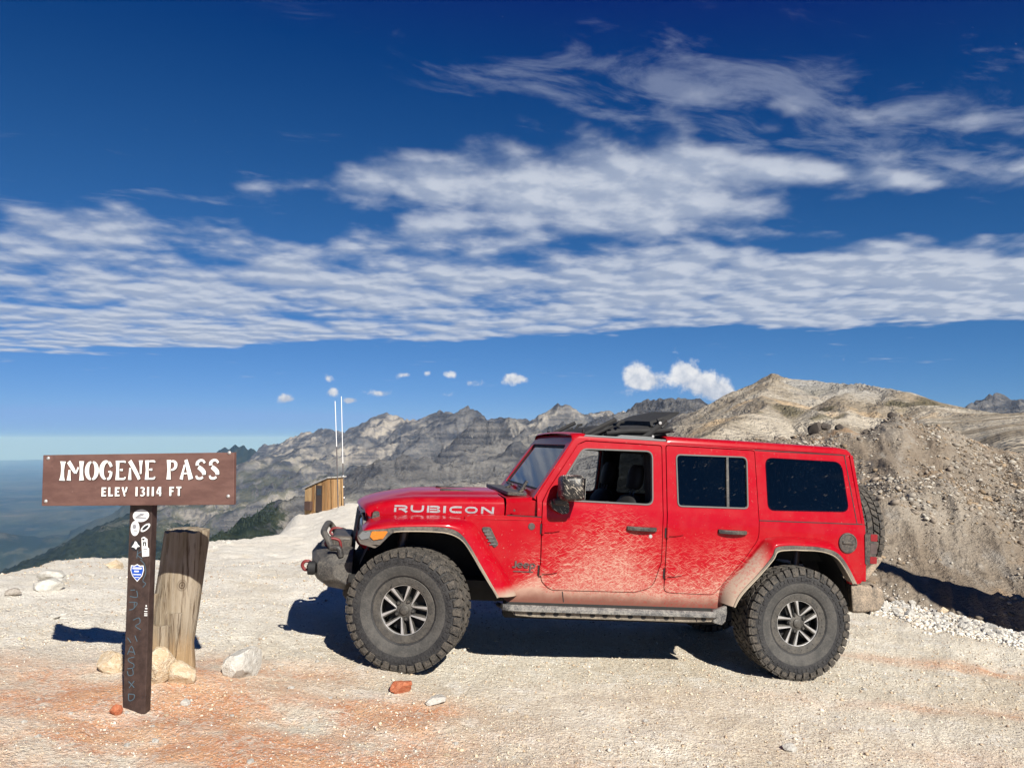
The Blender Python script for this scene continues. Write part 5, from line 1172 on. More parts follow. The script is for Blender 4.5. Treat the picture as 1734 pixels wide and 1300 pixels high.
# ------------------------------------------------------------------ sign
m, t = material('sign_brown')
co = t.node('ShaderNodeTexCoord').outputs['Object']
a = t.noise(t.vmap(co, sc=(1, 1, 2.5)), 5, 6, 0.65); b = t.noise(co, 40, 5, 0.7)
c = t.mix(t.ramp(a, 0.35, 0.65), (0.105, 0.053, 0.044), (0.150, 0.080, 0.066))
c = t.mix(t.mul(t.ramp(t.noise(co, 9, 5, 0.7), 0.58, 0.70), 0.6), c, (0.085, 0.045, 0.040))
c = t.mix(t.mul(t.ramp(b, 0.66, 0.74), 0.35), c, (0.34, 0.24, 0.20))
finish(t, c, 0.6, 0, t.bump(t.add(a, t.mul(b, 0.3)), 0.15, 0.01), spec=0.35)
m, t = material('post_brown')
co = t.node('ShaderNodeTexCoord').outputs['Object']
a = t.noise(co, 18, 6, 0.65); b = t.noise(co, 70, 4, 0.7)
c = t.mix(t.ramp(a, 0.35, 0.65), (0.040, 0.026, 0.023), (0.068, 0.044, 0.038))
c = t.mix(t.mul(t.ramp(b, 0.66, 0.76), 0.4), c, (0.16, 0.12, 0.10))
finish(t, c, 0.5, 0.2, t.bump(b, 0.25, 0.006), spec=0.4)
simple('sign_white', (0.80, 0.79, 0.75), 0.6, var=0.05)
simple('letter_edge_shade', (0.05, 0.028, 0.024), 0.7)
simple('sticker_white', (0.74, 0.74, 0.73), 0.4, var=0.05)
simple('sticker_black', (0.015, 0.015, 0.018), 0.4)
simple('sticker_blue', (0.012, 0.075, 0.42), 0.35)
simple('sticker_grey', (0.25, 0.25, 0.27), 0.5)
simple('chalk_blue', (0.055, 0.095, 0.125), 0.9, var=0.3)
P0 = on_ground(225, 1207); DS = math.hypot(P0[0], P0[1]); YAW = R(-6.5) 
sign = empty('pass_sign', tuple(P0), (0, 0, 0)); tag(sign, 'brown pass sign board with white stencil lettering on a stickered steel post', 'sign')
bpy.context.view_layer.update()
Ptop = pix(239, 811, DS); AX = Vector(Ptop - P0)               # post axis up to the board's middle
ex_ = Vector((math.cos(YAW), math.sin(YAW), 0)); 
SZ = AX.normalized(); SY = SZ.cross(ex_).normalized(); SX = SY.cross(SZ).normalized()       # x right, y away from the road, z up the post
MS = Matrix(((SX.x, SY.x, SZ.x), (SX.y, SY.y, SZ.y), (SX.z, SY.z, SZ.z)))
depth = DS * math.cos(math.atan2(P0[0], P0[1]))
KP = depth / FPX                                               # metres for one photograph pixel at the sign
def spt(x, y, z): return tuple(MS @ Vector((x, y, z)))
HT = AX.length
def sbuild(mb, name, mat, parent=sign, smooth=None, bevel=0.0):
    mb.v = [spt(*v) for v in mb.v]; return mb.build(name, mat, parent, smooth, bevel)
PW = 40 * KP
post = sbuild(MB().box((0, .035, HT / 2 + .05 - .15), (PW, .055, HT + .30)), 'post', 'post_brown', bevel=.004)
BW, BH = 340 * KP, 85.5 * KP
TILT = R(0.9)
def bl_(x, y, z):                                               # board coordinates: centre of the board, turned a little
    return (x * math.cos(TILT) - z * math.sin(TILT), y - .028, HT + x * math.sin(TILT) + z * math.cos(TILT))
bm2 = MB().box((0, 0, 0), (BW, .030, BH)); bm2.v = [bl_(*v) for v in bm2.v]
board = sbuild(bm2, 'board', 'sign_brown', bevel=.003)
def on_board(px_, py_):                                         # photograph pixel -> board x, z
    return (px_ - 238.3) * KP * 1.045, -(py_ - 811.2) * KP
def sign_text(txt, font, u0, u1, v0, v1, sp, name, space=.5):
    x0, z0 = on_board(u0, v0); x1, z1 = on_board(u1, v1); wd = text_width(txt, font, sp, space)
    hgt = z1 - z0
    for k_, (mt_, dd, gx2, gz2) in enumerate((('letter_edge_shade', -.0155, .004, -.004), ('sign_white', -.0175, 0, 0))):  # dark offset copies paint outline shading round the letters
        def fn(x, y, d, dd=dd, gx2=gx2, gz2=gz2): return spt(*bl_(x0 + x / wd * (x1 - x0) + gx2, dd - d * .3, z0 + y * hgt + gz2))
        lettering('letter' if k_ else 'letter_edge_shade', txt, font, fn, mt_, sign, .004, sp, space)
sign_text('IMOGENE PASS', SERIF, 105, 378, 811.5, 779.5, .10, 'pass_name', .42)
sign_text('ELEV 13114 FT', BOLD, 179, 315, 838.5, 823.5, .20, 'elevation_text', .48)
for (u, v) in ((85, 774), (393, 769), (83, 846), (392, 840)):
    x, z = on_board(u, v); b_ = MB().lathe([(0, -.008), (.006, -.007), (.010, -.003), (.011, 0)], 10).xform(T((x, -.015, z))); b_.v = [bl_(*q) for q in b_.v]; sbuild(b_, 'bolt', 'machined', smooth=50)
def on_post(u, v):                                              # pixel -> post x, z
    f_ = (1207 - v) / (1207 - 811) ; uc = 225 + (239 - 225) * f_
    return (u - uc) * KP, f_ * HT
def post_patch(name, outline, mat, d=.0012, parent=sign):
    mb = MB(); mb.prism(outline, .0075, .0075 - d); return sbuild(mb, name, mat, parent)
def ell(u, v, ru, rv, ang=0, n=20):
    x, z = on_post(u, v); c_, s_ = math.cos(R(ang)), math.sin(R(ang))
    return [(x + KP * (ru * math.cos(q) * c_ - rv * math.sin(q) * s_), z + KP * (ru * math.cos(q) * s_ + rv * math.sin(q) * c_)) for q in [2 * math.pi * k / n for k in range(n)]]
def poly_px(pts): return [on_post(*p) for p in pts]
st1 = post_patch('oval_sticker', ell(237.5, 874, 14.5, 10.5, 5), 'sticker_white')
post_patch('sticker_print', poly_px([(227, 877), (237, 870), (245, 871), (241, 874), (233, 876), (247, 877), (247, 879), (228, 879)]), 'sticker_grey', .0018, st1)
st2 = post_patch('oval_sticker', ell(227, 896, 7.8, 12.5, 0), 'sticker_white')
post_patch('sticker_print', ell(226, 893, 3.6, 4, 0, 9), 'sticker_grey', .0018, st2); post_patch('sticker_print', poly_px([(225, 899), (231, 899), (231, 901), (225, 901)]), 'sticker_grey', .0018, st2)
st3 = post_patch('slanted_sticker', ell(245.5, 894.5, 10, 4.6, 38), 'sticker_white'); post_patch('sticker_print', ell(245.5, 894.5, 6.8, 2.4, 38), 'sticker_black', .0018, st3)
st4 = post_patch('round_sticker', ell(228, 925.5, 9, 9), 'sticker_black'); post_patch('sticker_print', poly_px([(221, 928), (225, 923), (227, 918), (230, 919), (232, 923), (236, 927), (231, 928), (229, 932), (226, 929)]), 'sticker_white', .0018, st4)
st5 = post_patch('tag_sticker', poly_px([(238.5, 912), (243, 910), (249, 914), (249.5, 928), (252, 930), (252, 943), (240, 944.5), (239, 928)]), 'sticker_white')
for a_ in ((240, 913, 244, 916), (241, 919, 243, 926), (243, 919, 247, 921), (245, 921, 247, 926), (242, 931, 249, 932), (243, 935, 248, 936)): post_patch('sticker_print', poly_px([(a_[0], a_[1]), (a_[2], a_[1]), (a_[2], a_[3]), (a_[0], a_[3])]), 'sticker_black', .0018, st5)
shd = lambda k: [(231 + (p[0] - 231) * k, 972 + (p[1] - 972) * k) for p in ((220, 959), (226, 959.5), (231, 957), (236, 959.5), (242, 959), (243, 967), (240, 977), (231, 987), (222, 977), (219, 967))]
st6 = post_patch('shield_sticker', poly_px(shd(1)), 'sticker_white'); post_patch('shield_field', poly_px(shd(.88)), 'sticker_blue', .0018, st6)
for a_ in ((223, 962.5, 239, 965.5), (226, 968, 234, 970.5), (224, 974, 238, 975.5), (227, 979, 235, 980)): post_patch('shield_print', poly_px([(a_[0], a_[1]), (a_[2], a_[1]), (a_[2], a_[3]), (a_[0], a_[3])]), 'sticker_white', .0024, st6)
for a_ in ((243.5, 1040, 249, 1041.5), (243.5, 1043, 249, 1044.5), (243.5, 1036, 249, 1037.5), (245, 1031, 249, 1033), (246, 1026, 248, 1029)): post_patch('white_mark', poly_px([(a_[0], a_[1]), (a_[2], a_[1]), (a_[2], a_[3]), (a_[0], a_[3])]), 'sticker_white')
CH = [[(232, 933), (230, 947)], [(239, 935), (231, 941), (240, 948)], [(237, 950), (244, 958), (246, 972), (241, 985), (246, 990), (241, 996)], [(227, 1001), (219, 1001.5)], [(230, 1002), (231, 1013), (218, 1012)],
      [(217, 1022), (231, 1023), (224, 1033), (217, 1035)], [(226, 1021), (226, 1031)], [(224, 1052), (234, 1048), (236, 1056), (228, 1062), (237, 1068)], [(214, 1082), (220, 1090)], [(227, 1078), (231, 1088)],
      [(214, 1110), (221, 1096), (227, 1110)], [(216, 1105), (226, 1106)], [(226, 1114), (216, 1117), (217, 1122), (225, 1126), (224, 1132), (214, 1134)], [(214, 1138), (216, 1145), (224, 1143), (223, 1134)], [(216, 1155), (226, 1165)], [(226, 1154), (217, 1166)], [(216, 1176), (217, 1187), (225, 1184), (226, 1177), (216, 1176)]]
for i, c_ in enumerate(CH):
    pp = poly_px(c_); chm = MB(); stroke(chm, [(x, z, .0042) for x, z in pp], lambda x, y, d: spt(x, .0075 - d, y), i % 9, .0010)
    chm.build('chalk_stroke', 'chalk_blue', sign)

# ------------------------------------------------------------------ old wooden post behind the sign
m, t = material('weathered_wood')
co = t.node('ShaderNodeTexCoord').outputs['Object']
gr_ = t.noise(t.vmap(co, sc=(55, 55, 2.2)), 1.0, 6, 0.65); g2 = t.noise(t.vmap(co, sc=(18, 18, 1.2)), 1.0, 4, 0.6, 0.6)
c = t.mix(t.ramp(g2, 0.35, 0.65), (0.22, 0.175, 0.12), (0.33, 0.28, 0.215))
c = t.mix(t.mul(t.ramp(gr_, 0.51, 0.64), 0.9), c, (0.085, 0.056, 0.034))
c = t.mix(t.mul(t.ramp(t.noise(co, 5, 4), 0.52, 0.7), 0.5), c, (0.34, 0.30, 0.25))
zz_ = t.sep(co)[2]
c = t.mix(t.mul(t.ramp(t.add(zz_, t.mul(g2, 0.25)), 0.42, 0.20), 0.6), c, (0.40, 0.26, 0.13))
kx, ky, kz = t.sep(t.vmap(co, loc=(-0.06, 0.0, -0.55), sc=(1, 1, 1)))
kd = t.m('SQRT', t.add(t.mul(kx, kx, 1.6), t.mul(kz, kz)))
knot = t.mul(t.ramp(kd, 0.045, 0.02), t.ramp(t.m('SINE', t.mul(kd, 420)), -0.3, 0.6, 0.35, 1.0))
c = t.mix(t.mul(knot, 0.85), c, (0.055, 0.035, 0.022))
finish(t, c, 0.9, 0, t.bump(t.add(gr_, t.mul(g2, 0.6)), 0.9, 0.012), spec=0.2)
P1 = pix(287, 1135, 5.38); P1[2] = hz(P1[0], P1[1]); D1 = math.hypot(P1[0], P1[1]); d1_ = P1[1]; K1 = d1_ / FPX
opost = empty('wooden_post', tuple(P1)); tag(opost, 'thick weathered wooden post stump leaning behind the sign', 'post')
rg = []; rdp = random.Random(5); NS = 28
cols = ((1185, 306, 22), (1150, 303, 25), (1125, 297, 32), (1090, 289, 37), (1040, 297, 37.5), (1000, 303, 37.5), (960, 309, 37.5), (920, 315, 37.5), (898, 317, 37))
off_n = [rdp.uniform(-1, 1) for _ in range(NS)]
for (v, uc, hw) in cols:
    pc_ = pix(uc, v, D1 + .10) - P1
    ring = []
    for k in range(NS):
        a = 2 * math.pi * k / NS
        rr = hw * K1 * (1 + .035 * off_n[k] + .02 * math.sin(3 * a + v * .01) + .015 * rdp.uniform(-1, 1))
        ring.append((pc_[0] + rr * math.cos(a), pc_[1] + rr * .82 * math.sin(a), pc_[2] + (0.010 * off_n[(k * 3) % NS] if v == 898 else 0)))
    rg.append(ring)
pm = MB().loft(rg, True, False)
tc_ = [sum(p[i] for p in rg[-1]) / NS for i in range(3)]
base_i = len(pm.v); topring = rg[-1]; inner = [(tc_[0] + (p[0] - tc_[0]) * .55, tc_[1] + (p[1] - tc_[1]) * .55, tc_[2] + .018) for p in topring]
pm.loft([topring, inner], True, False); pm.add(inner + [(tc_[0], tc_[1], tc_[2] + .022)], [(k, (k + 1) % NS, NS) for k in range(NS)])
pm.build('post_trunk', 'weathered_wood', opost, 50)
# splintered bark plates low on the stump
for (u, v, w_, h_, an) in ((268, 1085, 17, 34, 12), (286, 1092, 15, 42, 5), (302, 1075, 14, 46, 8), (258, 1060, 10, 60, 8)):
    q = pix(u, v, D1 + .10) - P1; sp_ = MB(); out = fillet([(-w_ * K1, h_ * K1 * .9, .01), (w_ * K1 * .8, h_ * K1, .01), (w_ * K1, -h_ * K1 * .6, .02), (0, -h_ * K1, .02), (-w_ * K1 * .9, -h_ * K1 * .5, .02)], 3)
    dxc = (u - 289) / 41.0; ny = -math.sqrt(max(.05, 1 - dxc * dxc)) * 41 * K1 * .82
    sp_.prism(out, ny - .008, ny + .03); sp_.v = [(q[0] + v_[0] * math.cos(R(an)) + v_[2] * math.sin(R(an)), q[1] + v_[1], q[2] - v_[0] * math.sin(R(an)) + v_[2] * math.cos(R(an))) for v_ in sp_.v]
    sp_.build('splinter', 'weathered_wood', opost, 30, .004)

# ------------------------------------------------------------------ stones
def stone_mat(name, c1, c2, c3):
    m, t = material(name); co = t.node('ShaderNodeTexCoord').outputs['Object']
    a = t.noise(co, 3.0, 5, 0.6); b = t.noise(co, 14, 5, 0.65)
    c = t.mix(t.ramp(a, 0.38, 0.62), c1, c2); c = t.mix(t.mul(t.ramp(b, 0.54, 0.70), 0.7), c, c3)
    finish(t, c, 0.9, 0, t.bump(t.add(t.mul(a, 0.8), t.mul(b, 0.4)), 0.6, 0.10), spec=0.25)
stone_mat('stone_white', (0.50, 0.47, 0.42), (0.62, 0.60, 0.55), (0.42, 0.37, 0.30))
stone_mat('stone_cream', (0.56, 0.43, 0.28), (0.66, 0.56, 0.42), (0.48, 0.27, 0.12))
stone_mat('stone_red', (0.46, 0.13, 0.06), (0.55, 0.21, 0.11), (0.30, 0.10, 0.06))
stone_mat('stone_grey', (0.32, 0.28, 0.24), (0.46, 0.42, 0.37), (0.18, 0.15, 0.13))
def rock_mesh(name, seed, sub=2, mat='stone_white', cuts=11, rough=.05):
    rd = random.Random(seed); bm = bmesh.new(); bmesh.ops.create_icosphere(bm, subdivisions=sub, radius=1.0)
    pls = []
    for _ in range(cuts):
        n = Vector((rd.gauss(0, 1), rd.gauss(0, 1), rd.gauss(0, 1))).normalized(); pls.append((n, rd.uniform(.50, .85)))
    for v in bm.verts:
        for n, d in pls:
            k = v.co.dot(n) - d
            if k > 0: v.co -= n * k * .93
        v.co *= 1 + rd.uniform(-rough, rough)
    me = bpy.data.meshes.new(name); bm.to_mesh(me); bm.free(); me.materials.append(MAT[mat]); me.polygons.foreach_set('use_smooth', [True] * len(me.polygons)); me.set_sharp_from_angle(angle=R(26))
    return me
def stone(name, me, loc, size, rz=0.0, sink=.25, tilt=(0, 0)):
    o = bpy.data.objects.new(name, me); COL.objects.link(o); o.scale = tuple(s_ / 1.45 for s_ in size); o.rotation_euler = (tilt[0], tilt[1], rz)
    o.location = (loc[0], loc[1], loc[2] + size[2] / 2 * (1 - 2 * sink)); return o
def px_stone(u, v, w_, h_, seed, mat, label, sub=3, name='rock', group=None, sink=.12, dep=1.0, tilt=(0, 0), r1=85):
    p = on_ground(u, v, r1=r1)
    while p is None: v += 2; p = on_ground(u, v, r1=r1)
    k = math.hypot(p[0], p[1]) / FPX
    return tag(stone(name, rock_mesh(name, seed, sub, mat), p, (w_ * k, w_ * k * dep, h_ * k * 1.15), random.Random(seed).uniform(0, 6), sink, tilt), label, 'rock' if w_ > 30 else 'stone', group)
px_stone(411, 1141, 58, 34, 3, 'stone_white', 'white fist-shaped rock lying alone on orange dirt between sign and car', sink=.08, dep=.8)
px_stone(678, 1171, 37, 18, 5, 'stone_red', 'small brick-red stone in front of the front wheel', name='stone', sink=.1, dep=.6)
px_stone(738, 1189, 34, 11, 8, 'stone_white', 'flat white stone beside the small red stone', name='stone', sink=.15, dep=.8)
px_stone(266, 1152, 54, 42, 12, 'stone_cream', 'orange-stained cream block wedged at the foot of the wooden post', sink=.12, dep=.7)
px_stone(304, 1152, 42, 28, 15, 'stone_cream', 'low cream stone half buried right of the post foot', sink=.25, dep=.7)
px_stone(188, 1132, 36, 24, 17, 'stone_cream', 'broken orange rock behind the sign post', sink=.22, dep=.8)
px_stone(196, 1209, 15, 13, 19, 'stone_red', 'tiny rust-coloured stone touching the sign post base', name='stone', sub=2)
px_stone(314, 1193, 12, 9, 20, 'stone_white', 'pale pebble on orange dirt right of the sign post', name='stone', sub=2)
px_stone(1337, 1269, 22, 9, 23, 'stone_white', 'flat pale stone alone on bare gravel behind the shadow of the car', name='stone', sub=2)['label'] = 'flat pale stone alone on the bare gravel in front of the rear wheel'
px_stone(84, 998, 30, 17, 30, 'stone_white', 'large white rock on the crest edge left of the sign', sink=.15)
px_stone(88, 983, 28, 16, 31, 'stone_white', 'rounded pale stone resting behind the large white crest rock', name='stone', sub=2)
px_stone(22, 1007, 18, 8, 33, 'stone_grey', 'dark slab of stone on the slope below the large white crest rock', name='stone', sub=2)
px_stone(92, 1047, 14, 6, 34, 'stone_white', 'small white stone on the pale slope below the crest rocks', name='stone', sub=2)
WV = [rock_mesh('white_stone', 100 + i, 1, 'stone_white', 9, .08) for i in range(6)] + [rock_mesh('cream_stone', 120 + i, 1, 'stone_cream', 9, .08) for i in range(2)]
rds = random.Random(21)
for i in range(22):                                            # stones along the left crest
    f = rds.random(); u = f * 470 + 5; v = float(np.interp(u, [0, 130, 350, 480], [1004, 972, 922, 888])) + rds.uniform(0, 9); p = on_ground(u, v)
    if p is None: continue
    sz = rds.uniform(.05, .16) * (1 + f)
    tag(stone('crest_stone', rds.choice(WV), p, (sz, sz * .8, sz * .5), rds.uniform(0, 6), .3), 'pale loose stone lying along the crest edge of the gravel ground', 'stone', 'stones along the crest edge')
for i in range(170):                                           # rubble along the road edge at the right
    f = rds.random(); u = 1455 + f * 330; top = float(np.interp(u, [1455, 1500, 1734, 1800], [1000, 1008, 1078, 1100])); bot = float(np.interp(u, [1455, 1500, 1600, 1734, 1800], [1020, 1036, 1066, 1086, 1106]))
    v = top + (bot - top) * rds.random(); p = on_ground(u, v, r1=40)
    if p is None: continue
    sz = rds.uniform(.05, .12) * (1.25 if rds.random() < .15 else 1)
    tag(stone('rubble_stone', rds.choice(WV[:6]) if rds.random() < .93 else WV[7], p, (sz, sz * rds.uniform(.6, .95), sz * rds.uniform(.4, .7)), rds.uniform(0, 6), .25, (rds.uniform(-.3, .3), rds.uniform(-.3, .3))),
        'white rubble stone in the band along the road edge behind the rear bumper', 'stone', 'white rubble along the road edge')
for i in range(60):                                            # loose stones on the open gravel
    u = rds.uniform(20, 1720); v = rds.uniform(1120, 1295)
    if 560 < u < 1460 and v < 1165: continue
    p = on_ground(u, v, 1.8, 30); sz = rds.uniform(.018, .042)
    tag(stone('loose_stone', rds.choice(WV), p, (sz, sz * .8, sz * .55), rds.uniform(0, 6), .3), 'small loose stone scattered on the open gravel before the car and sign', 'stone', 'loose stones on the gravel')
ICO = None
def pebbles(name, P_, S_, C_, seed, mat, octa=False):
    """many small stones in one mesh: P_ (n,3), S_ (n,) sizes, C_ (n,3) colours"""
    rn = np.random.default_rng(seed); bm = bmesh.new(); bmesh.ops.create_icosphere(bm, subdivisions=1, radius=.5); bv = np.array([v.co[:] for v in bm.verts]); bm.verts.ensure_lookup_table(); bf = np.array([[v.index for v in f.verts] for f in bm.faces]); bm.free()
    if len(bf) > 20:
        phi = (1 + 5 ** .5) / 2; bv = np.array([(-1, phi, 0), (1, phi, 0), (-1, -phi, 0), (1, -phi, 0), (0, -1, phi), (0, 1, phi), (0, -1, -phi), (0, 1, -phi), (phi, 0, -1), (phi, 0, 1), (-phi, 0, -1), (-phi, 0, 1)]) * .5 / 1.9
        bf = np.array([(0, 11, 5), (0, 5, 1), (0, 1, 7), (0, 7, 10), (0, 10, 11), (1, 5, 9), (5, 11, 4), (11, 10, 2), (10, 7, 6), (7, 1, 8), (3, 9, 4), (3, 4, 2), (3, 2, 6), (3, 6, 8), (3, 8, 9), (4, 9, 5), (2, 4, 11), (6, 2, 10), (8, 6, 7), (9, 8, 1)])
    if octa: bv = np.array([(1, 0, 0), (-1, 0, 0), (0, 1, 0), (0, -1, 0), (0, 0, 1), (0, 0, -1)]) * .55; bf = np.array([(0, 2, 4), (2, 1, 4), (1, 3, 4), (3, 0, 4), (2, 0, 5), (1, 2, 5), (3, 1, 5), (0, 3, 5)])
    n, k = len(P_), len(bv)
    V = bv[None] * (1 + rn.uniform(-.45, .45, (n, k, 1))) * np.stack([np.ones(n), rn.uniform(.6, 1, n), rn.uniform(.4, .75, n)], 1)[:, None, :]
    a = rn.uniform(0, 6.28, n); b = rn.uniform(-.5, .5, n)
    z2 = V[:, :, 2] * np.cos(b)[:, None] + V[:, :, 0] * np.sin(b)[:, None]; x2 = V[:, :, 0] * np.cos(b)[:, None] - V[:, :, 2] * np.sin(b)[:, None]
    X = x2 * np.cos(a)[:, None] - V[:, :, 1] * np.sin(a)[:, None]; Y = x2 * np.sin(a)[:, None] + V[:, :, 1] * np.cos(a)[:, None]
    co = np.stack([X, Y, z2], 2) * S_[:, None, None] + P_[:, None, :]
    fs = (bf[None] + (np.arange(n) * k)[:, None, None]).reshape(-1, 3)
    me = bpy.data.meshes.new(name); me.vertices.add(n * k); me.vertices.foreach_set('co', co.ravel()); me.loops.add(len(fs) * 3); me.loops.foreach_set('vertex_index', fs.ravel()); me.polygons.add(len(fs)); me.polygons.foreach_set('loop_start', np.arange(len(fs)) * 3); me.polygons.foreach_set('loop_total', np.full(len(fs), 3)); me.update(); me.validate()
    at = me.attributes.new('tone', 'FLOAT_COLOR', 'POINT'); at.data.foreach_set('color', np.concatenate([np.repeat(C_, k, 0), np.ones((n * k, 1))], 1).astype(np.float32).ravel())
    o = bpy.data.objects.new(name, me); COL.objects.link(o); me.materials.append(MAT[mat]); o['kind'] = 'stuff'; return o
m, t = material('pebble'); finish(t, t.attrc('tone'), 0.9, spec=0.2)
def tones(n, pal, rn, jit=.15):
    pal = np.array(pal); return np.clip(pal[rn.integers(0, len(pal), n)] * (1 + rn.uniform(-jit, jit, (n, 1))), 0, 1)
rn = np.random.default_rng(3)
n = 70000
rr = np.exp(rn.uniform(math.log(2.6), math.log(15), n)); aa = rn.uniform(-.66, .66, n); px_, py_ = rr * np.sin(aa), rr * np.cos(aa)
keep = (fbm(px_ * .9, py_ * .9, 3) + .35 * (px_ > -.4) + rn.uniform(-.4, .6, n)) > .0
px_, py_ = px_[keep], py_[keep]; n = len(px_); S_ = np.minimum(.006 * np.exp(rn.normal(0, .5, n)) * (.7 + .12 * np.hypot(px_, py_)), .035)
gv = pebbles('gravel', np.stack([px_, py_, height(px_, py_) + S_ * .12], 1), S_, tones(n, [(.56, .46, .33), (.62, .54, .42), (.46, .35, .24), (.64, .58, .50), (.36, .27, .20)], rn), 5, 'pebble', True)
tag(gv, 'fine pale gravel and pebbles strewn over the ground', 'gravel')
n = 2600                                                        # finer white rubble between the big stones
uu = rn.uniform(1450, 1800, n); tp = np.interp(uu, [1450, 1500, 1734, 1800], [1000, 1008, 1078, 1100]); bt = np.interp(uu, [1450, 1500, 1600, 1734, 1800], [1020, 1040, 1070, 1090, 1108]); vv_ = tp + (bt - tp) * rn.random(n)
q = np.array([p_ for p_ in (on_ground(u_, v_, 5, 30) for u_, v_ in zip(uu[:400], vv_[:400])) if p_ is not None]); q = np.repeat(q, 6, 0)[:n]; n = len(q); q[:, :2] += rn.normal(0, .16, (n, 2)); S_ = rn.uniform(.02, .06, n); q[:, 2] = height(q[:, 0], q[:, 1]) + S_ * .1
tag(pebbles('white_chips', q, S_, tones(n, [(.58, .56, .51), (.64, .62, .57), (.52, .46, .38)], rn), 6, 'pebble'), 'white rock chips filling the rubble band at the road edge', 'gravel')
n = 42000                                                       # scree on the bank
aa = rn.uniform(.16, .72, n); rr = 15 + 25 * rn.random(n) ** .8; px_, py_ = rr * np.sin(aa), rr * np.cos(aa)
keep = (fbm(px_ * .25, py_ * .25, 4, .6) + rn.uniform(-.35, .6, n)) > .02; px_, py_ = px_[keep], py_[keep]; n = len(px_); S_ = np.minimum(.055 * np.exp(rn.normal(0, .6, n)), .014 * np.hypot(px_, py_) - .08)
tag(pebbles('scree', np.stack([px_, py_, height(px_, py_) + S_ * .08], 1), S_, tones(n, [(.25, .21, .17), (.31, .275, .23), (.17, .14, .11), (.38, .35, .30), (.26, .195, .13)], rn, .25), 7, 'pebble'), 'loose broken scree covering the hillside bank', 'scree')
# dark outcrops on the crest of the bank
simple('crag_dark', (0.075, 0.062, 0.052), 0.95, var=0.5, scale=3, bump=0.8)
for i, (u, v, w_, h_, lab) in enumerate(((1384, 748, 26, 26, 'dark jagged crag on the bank crest above the car roof'), (1398, 742, 20, 18, 'small dark crag beside the jagged crag on the bank crest'), (1421, 735, 18, 12, 'low brown crag on the bank crest'), (1512, 708, 16, 12, 'black crag at the highest point of the bank crest'), (1466, 722, 14, 8, 'flat brown crag on the middle of the bank crest'))):
    p = pix(u, v, 36.2); p[2] = hz(p[0], p[1]); k = 36.2 / FPX
    tag(stone('crag', rock_mesh('crag', 60 + i, 2, 'crag_dark', 14, .12), p, (w_ * k * .8, w_ * k * .7, h_ * k * .8), i, .3), lab, 'crag')

# ------------------------------------------------------------------ shack and antennas on the shoulder
m, t = material('old_planks')
oi = t.node('ShaderNodeObjectInfo').outputs['Random']; co = t.node('ShaderNodeTexCoord').outputs['Object']
g = t.noise(t.vmap(co, sc=(14, 14, 1.2)), 1.0, 5, 0.6)
c = t.mix(oi, (0.24, 0.13, 0.055), (0.46, 0.31, 0.16)); c = t.mix(t.mul(t.ramp(g, 0.5, 0.68), 0.6), c, (0.10, 0.06, 0.032))
finish(t, c, 0.85, spec=0.2)
simple('tin_roof', (0.50, 0.49, 0.47), 0.5, 0.3); simple('door_brown', (0.050, 0.035, 0.030), 0.7); simple('rust_box', (0.075, 0.042, 0.032), 0.8); simple('dark_glass', (0.05, 0.06, 0.07), 0.1)
simple('mast_dark', (0.09, 0.08, 0.085), 0.6); simple('mast_white', (0.80, 0.80, 0.80), 0.4, var=0.04)
B0 = pix(553, 868, 62.0); B0[2] = hz(B0[0], B0[1]); sy_ = R(-30)
shk = empty('plank_shack', tuple(B0), (0, 0, sy_ + math.atan2(-B0[0], B0[1]) * 0)); tag(shk, 'small plank shack with slanted tin roof beside the two antennas', 'shack')
# local: x along the front (negative = left), y back; corner nearest the camera at the origin
FW, FD, HL, HR = 2.35, 1.9, 1.75, 2.60
def roof_z(x): return HR + (HR - HL) / FW * x
rdk = random.Random(9)
xs_ = list(np.linspace(-FW, 0, 13))
for i in range(12):
    x0, x1 = xs_[i] + .01, xs_[i + 1] - .01
    if -1.18 < (x0 + x1) / 2 < -.42: lo = 2.02
    else: lo = -.35
    o_ = rdk.uniform(-.02, .02); MB().prism([(x0, lo), (x1, lo), (x1, roof_z(x1) - .03), (x0, roof_z(x0) - .03)], o_, o_ + .04).build('plank', 'old_planks', shk)
ys2 = list(np.linspace(.05, FD, 9))
for i in range(8):
    o_ = rdk.uniform(-.02, .02); MB().prism([(ys2[i] + .01, -.3), (ys2[i + 1] - .01, -.3), (ys2[i + 1] - .01, HR - .03), (ys2[i] + .01, HR - .03)], o_ - .04, o_, 'x').build('plank', 'old_planks', shk)
MB().prism([(-FW, -.3), (-.1, -.3), (-.1, HR - .1), (-FW, HL - .06)], FD - .05, FD).build('back_wall', 'old_planks', shk); MB().prism([(.08, -.3), (FD, -.3), (FD, HL - .06), (.08, HL - .06)], -FW, -FW + .05, 'x').build('end_wall', 'old_planks', shk)
for xq in (-1.22, -.40): MB().box((xq, -.03, 1.0), (.09, .05, 2.1)).build('door_post', 'old_planks', shk)
dr_ = MB().box((-.81, -.005, 1.0), (.72, .05, 2.02)).build('door', 'door_brown', shk, None, .01); MB().box((-.81, -.035, 1.52), (.42, .02, .50)).build('door_window', 'dark_glass', dr_)
MB().box((-1.75, -.18, .42), (.62, .30, .70)).build('rusty_box', 'rust_box', shk, None, .02)
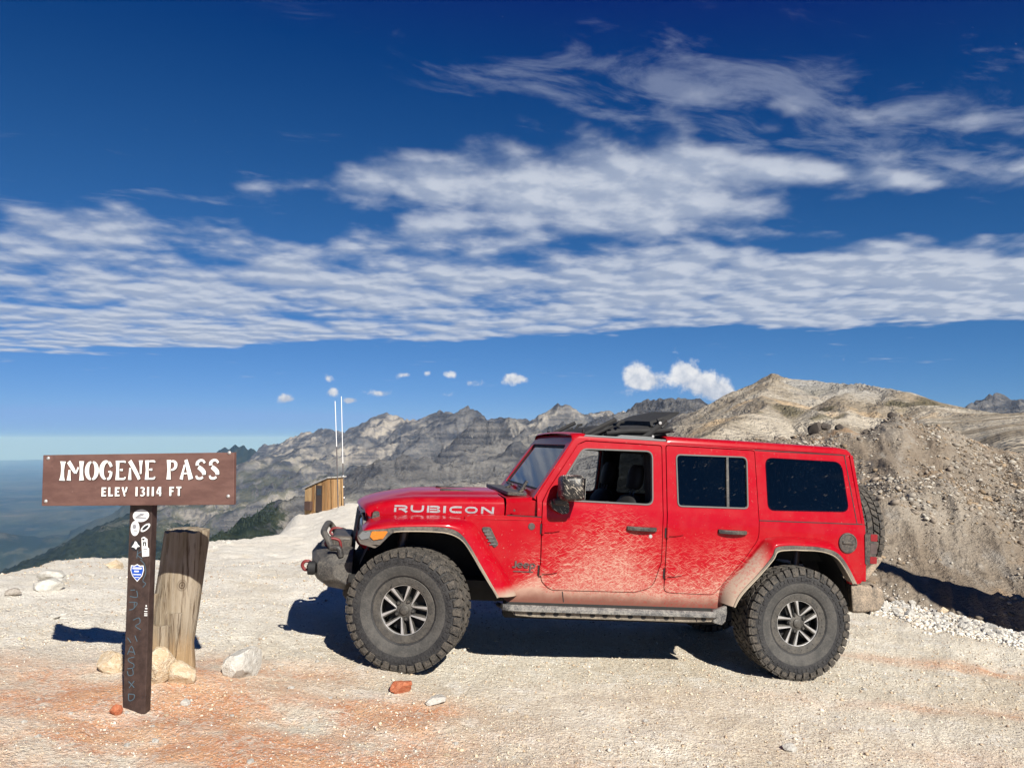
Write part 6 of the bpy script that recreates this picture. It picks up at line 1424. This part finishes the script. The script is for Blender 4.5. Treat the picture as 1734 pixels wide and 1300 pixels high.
rf = MB(); rf.prism([(-FW - .12, roof_z(-FW - .12) - .02), (.18, roof_z(.18) - .02), (.18, roof_z(.18) + .05), (-FW - .12, roof_z(-FW - .12) + .05)], -.15, FD + .1); rf.build('roof', 'tin_roof', shk)
for i, (ub, vb, um, vm, ut, vt, D_, lab) in enumerate(((573, 861, 570, 756, 567.4, 679, 60.5, 'shorter thin antenna mast touching the shack corner'), (583, 857, 580.6, 784, 578, 671, 62.5, 'taller thin antenna mast standing a step away from the shack'))):
    b = pix(ub, vb, D_); b[2] = hz(b[0], b[1]); an = empty('antenna_mast', tuple(b)); tag(an, lab, 'antenna')
    mm = pix(um, vm, D_) - b; tt = pix(ut, vt, D_) - b
    MB().tube([(0, 0, -.3), tuple(mm)], .042, 8).build('mast', 'mast_dark', an, 50)
    MB().tube([tuple(mm), tuple(tt)], .030, 8).build('whip', 'mast_white', an, 50)
    for k in range(3):
        f = .2 + .25 * k; MB().lathe([(.048, -.05), (.056, 0), (.048, .05)], 8, 'z').xform(T(tuple(np.array(mm) * f))).build('clamp', 'mast_white' if i else 'mast_dark', an, 50)
# ------------------------------------------------------------------ conifers below the shoulder
simple('conifer', (0.020, 0.032, 0.018), 0.9, var=0.5, scale=0.3)
cm = MB(); rdc = random.Random(14)
for i in range(300):
    f = rdc.random(); u = 300 + f * 165; v = float(np.interp(u, [300, 340, 455, 465], [925, 908, 868, 866])) - rdc.uniform(-14, 16) * (1 if rdc.random() < .8 else 2.5)
    p = on_ground(u, v, 150, 4000)
    if p is None: continue
    h_ = rdc.uniform(5, 10); w_ = h_ * .17
    for (z0, z1, k) in ((.10, .62, 1.0), (.42, 1.0, .68)):
        ring = [(p[0] + w_ * k * rdc.uniform(.8, 1.2) * math.cos(a), p[1] + w_ * k * rdc.uniform(.8, 1.2) * math.sin(a), p[2] + h_ * z0) for a in [2 * math.pi * j / 6 for j in range(6)]]
        cm.add(ring + [(p[0], p[1], p[2] + h_ * z1)], [(j, (j + 1) % 6, 6) for j in range(6)])
cw_ = mesh_obj('conifer_wood', cm.v, cm.f, 'conifer'); tag(cw_, 'dark conifer wood on the steep slope below the shack', 'trees', None, 'stuff')
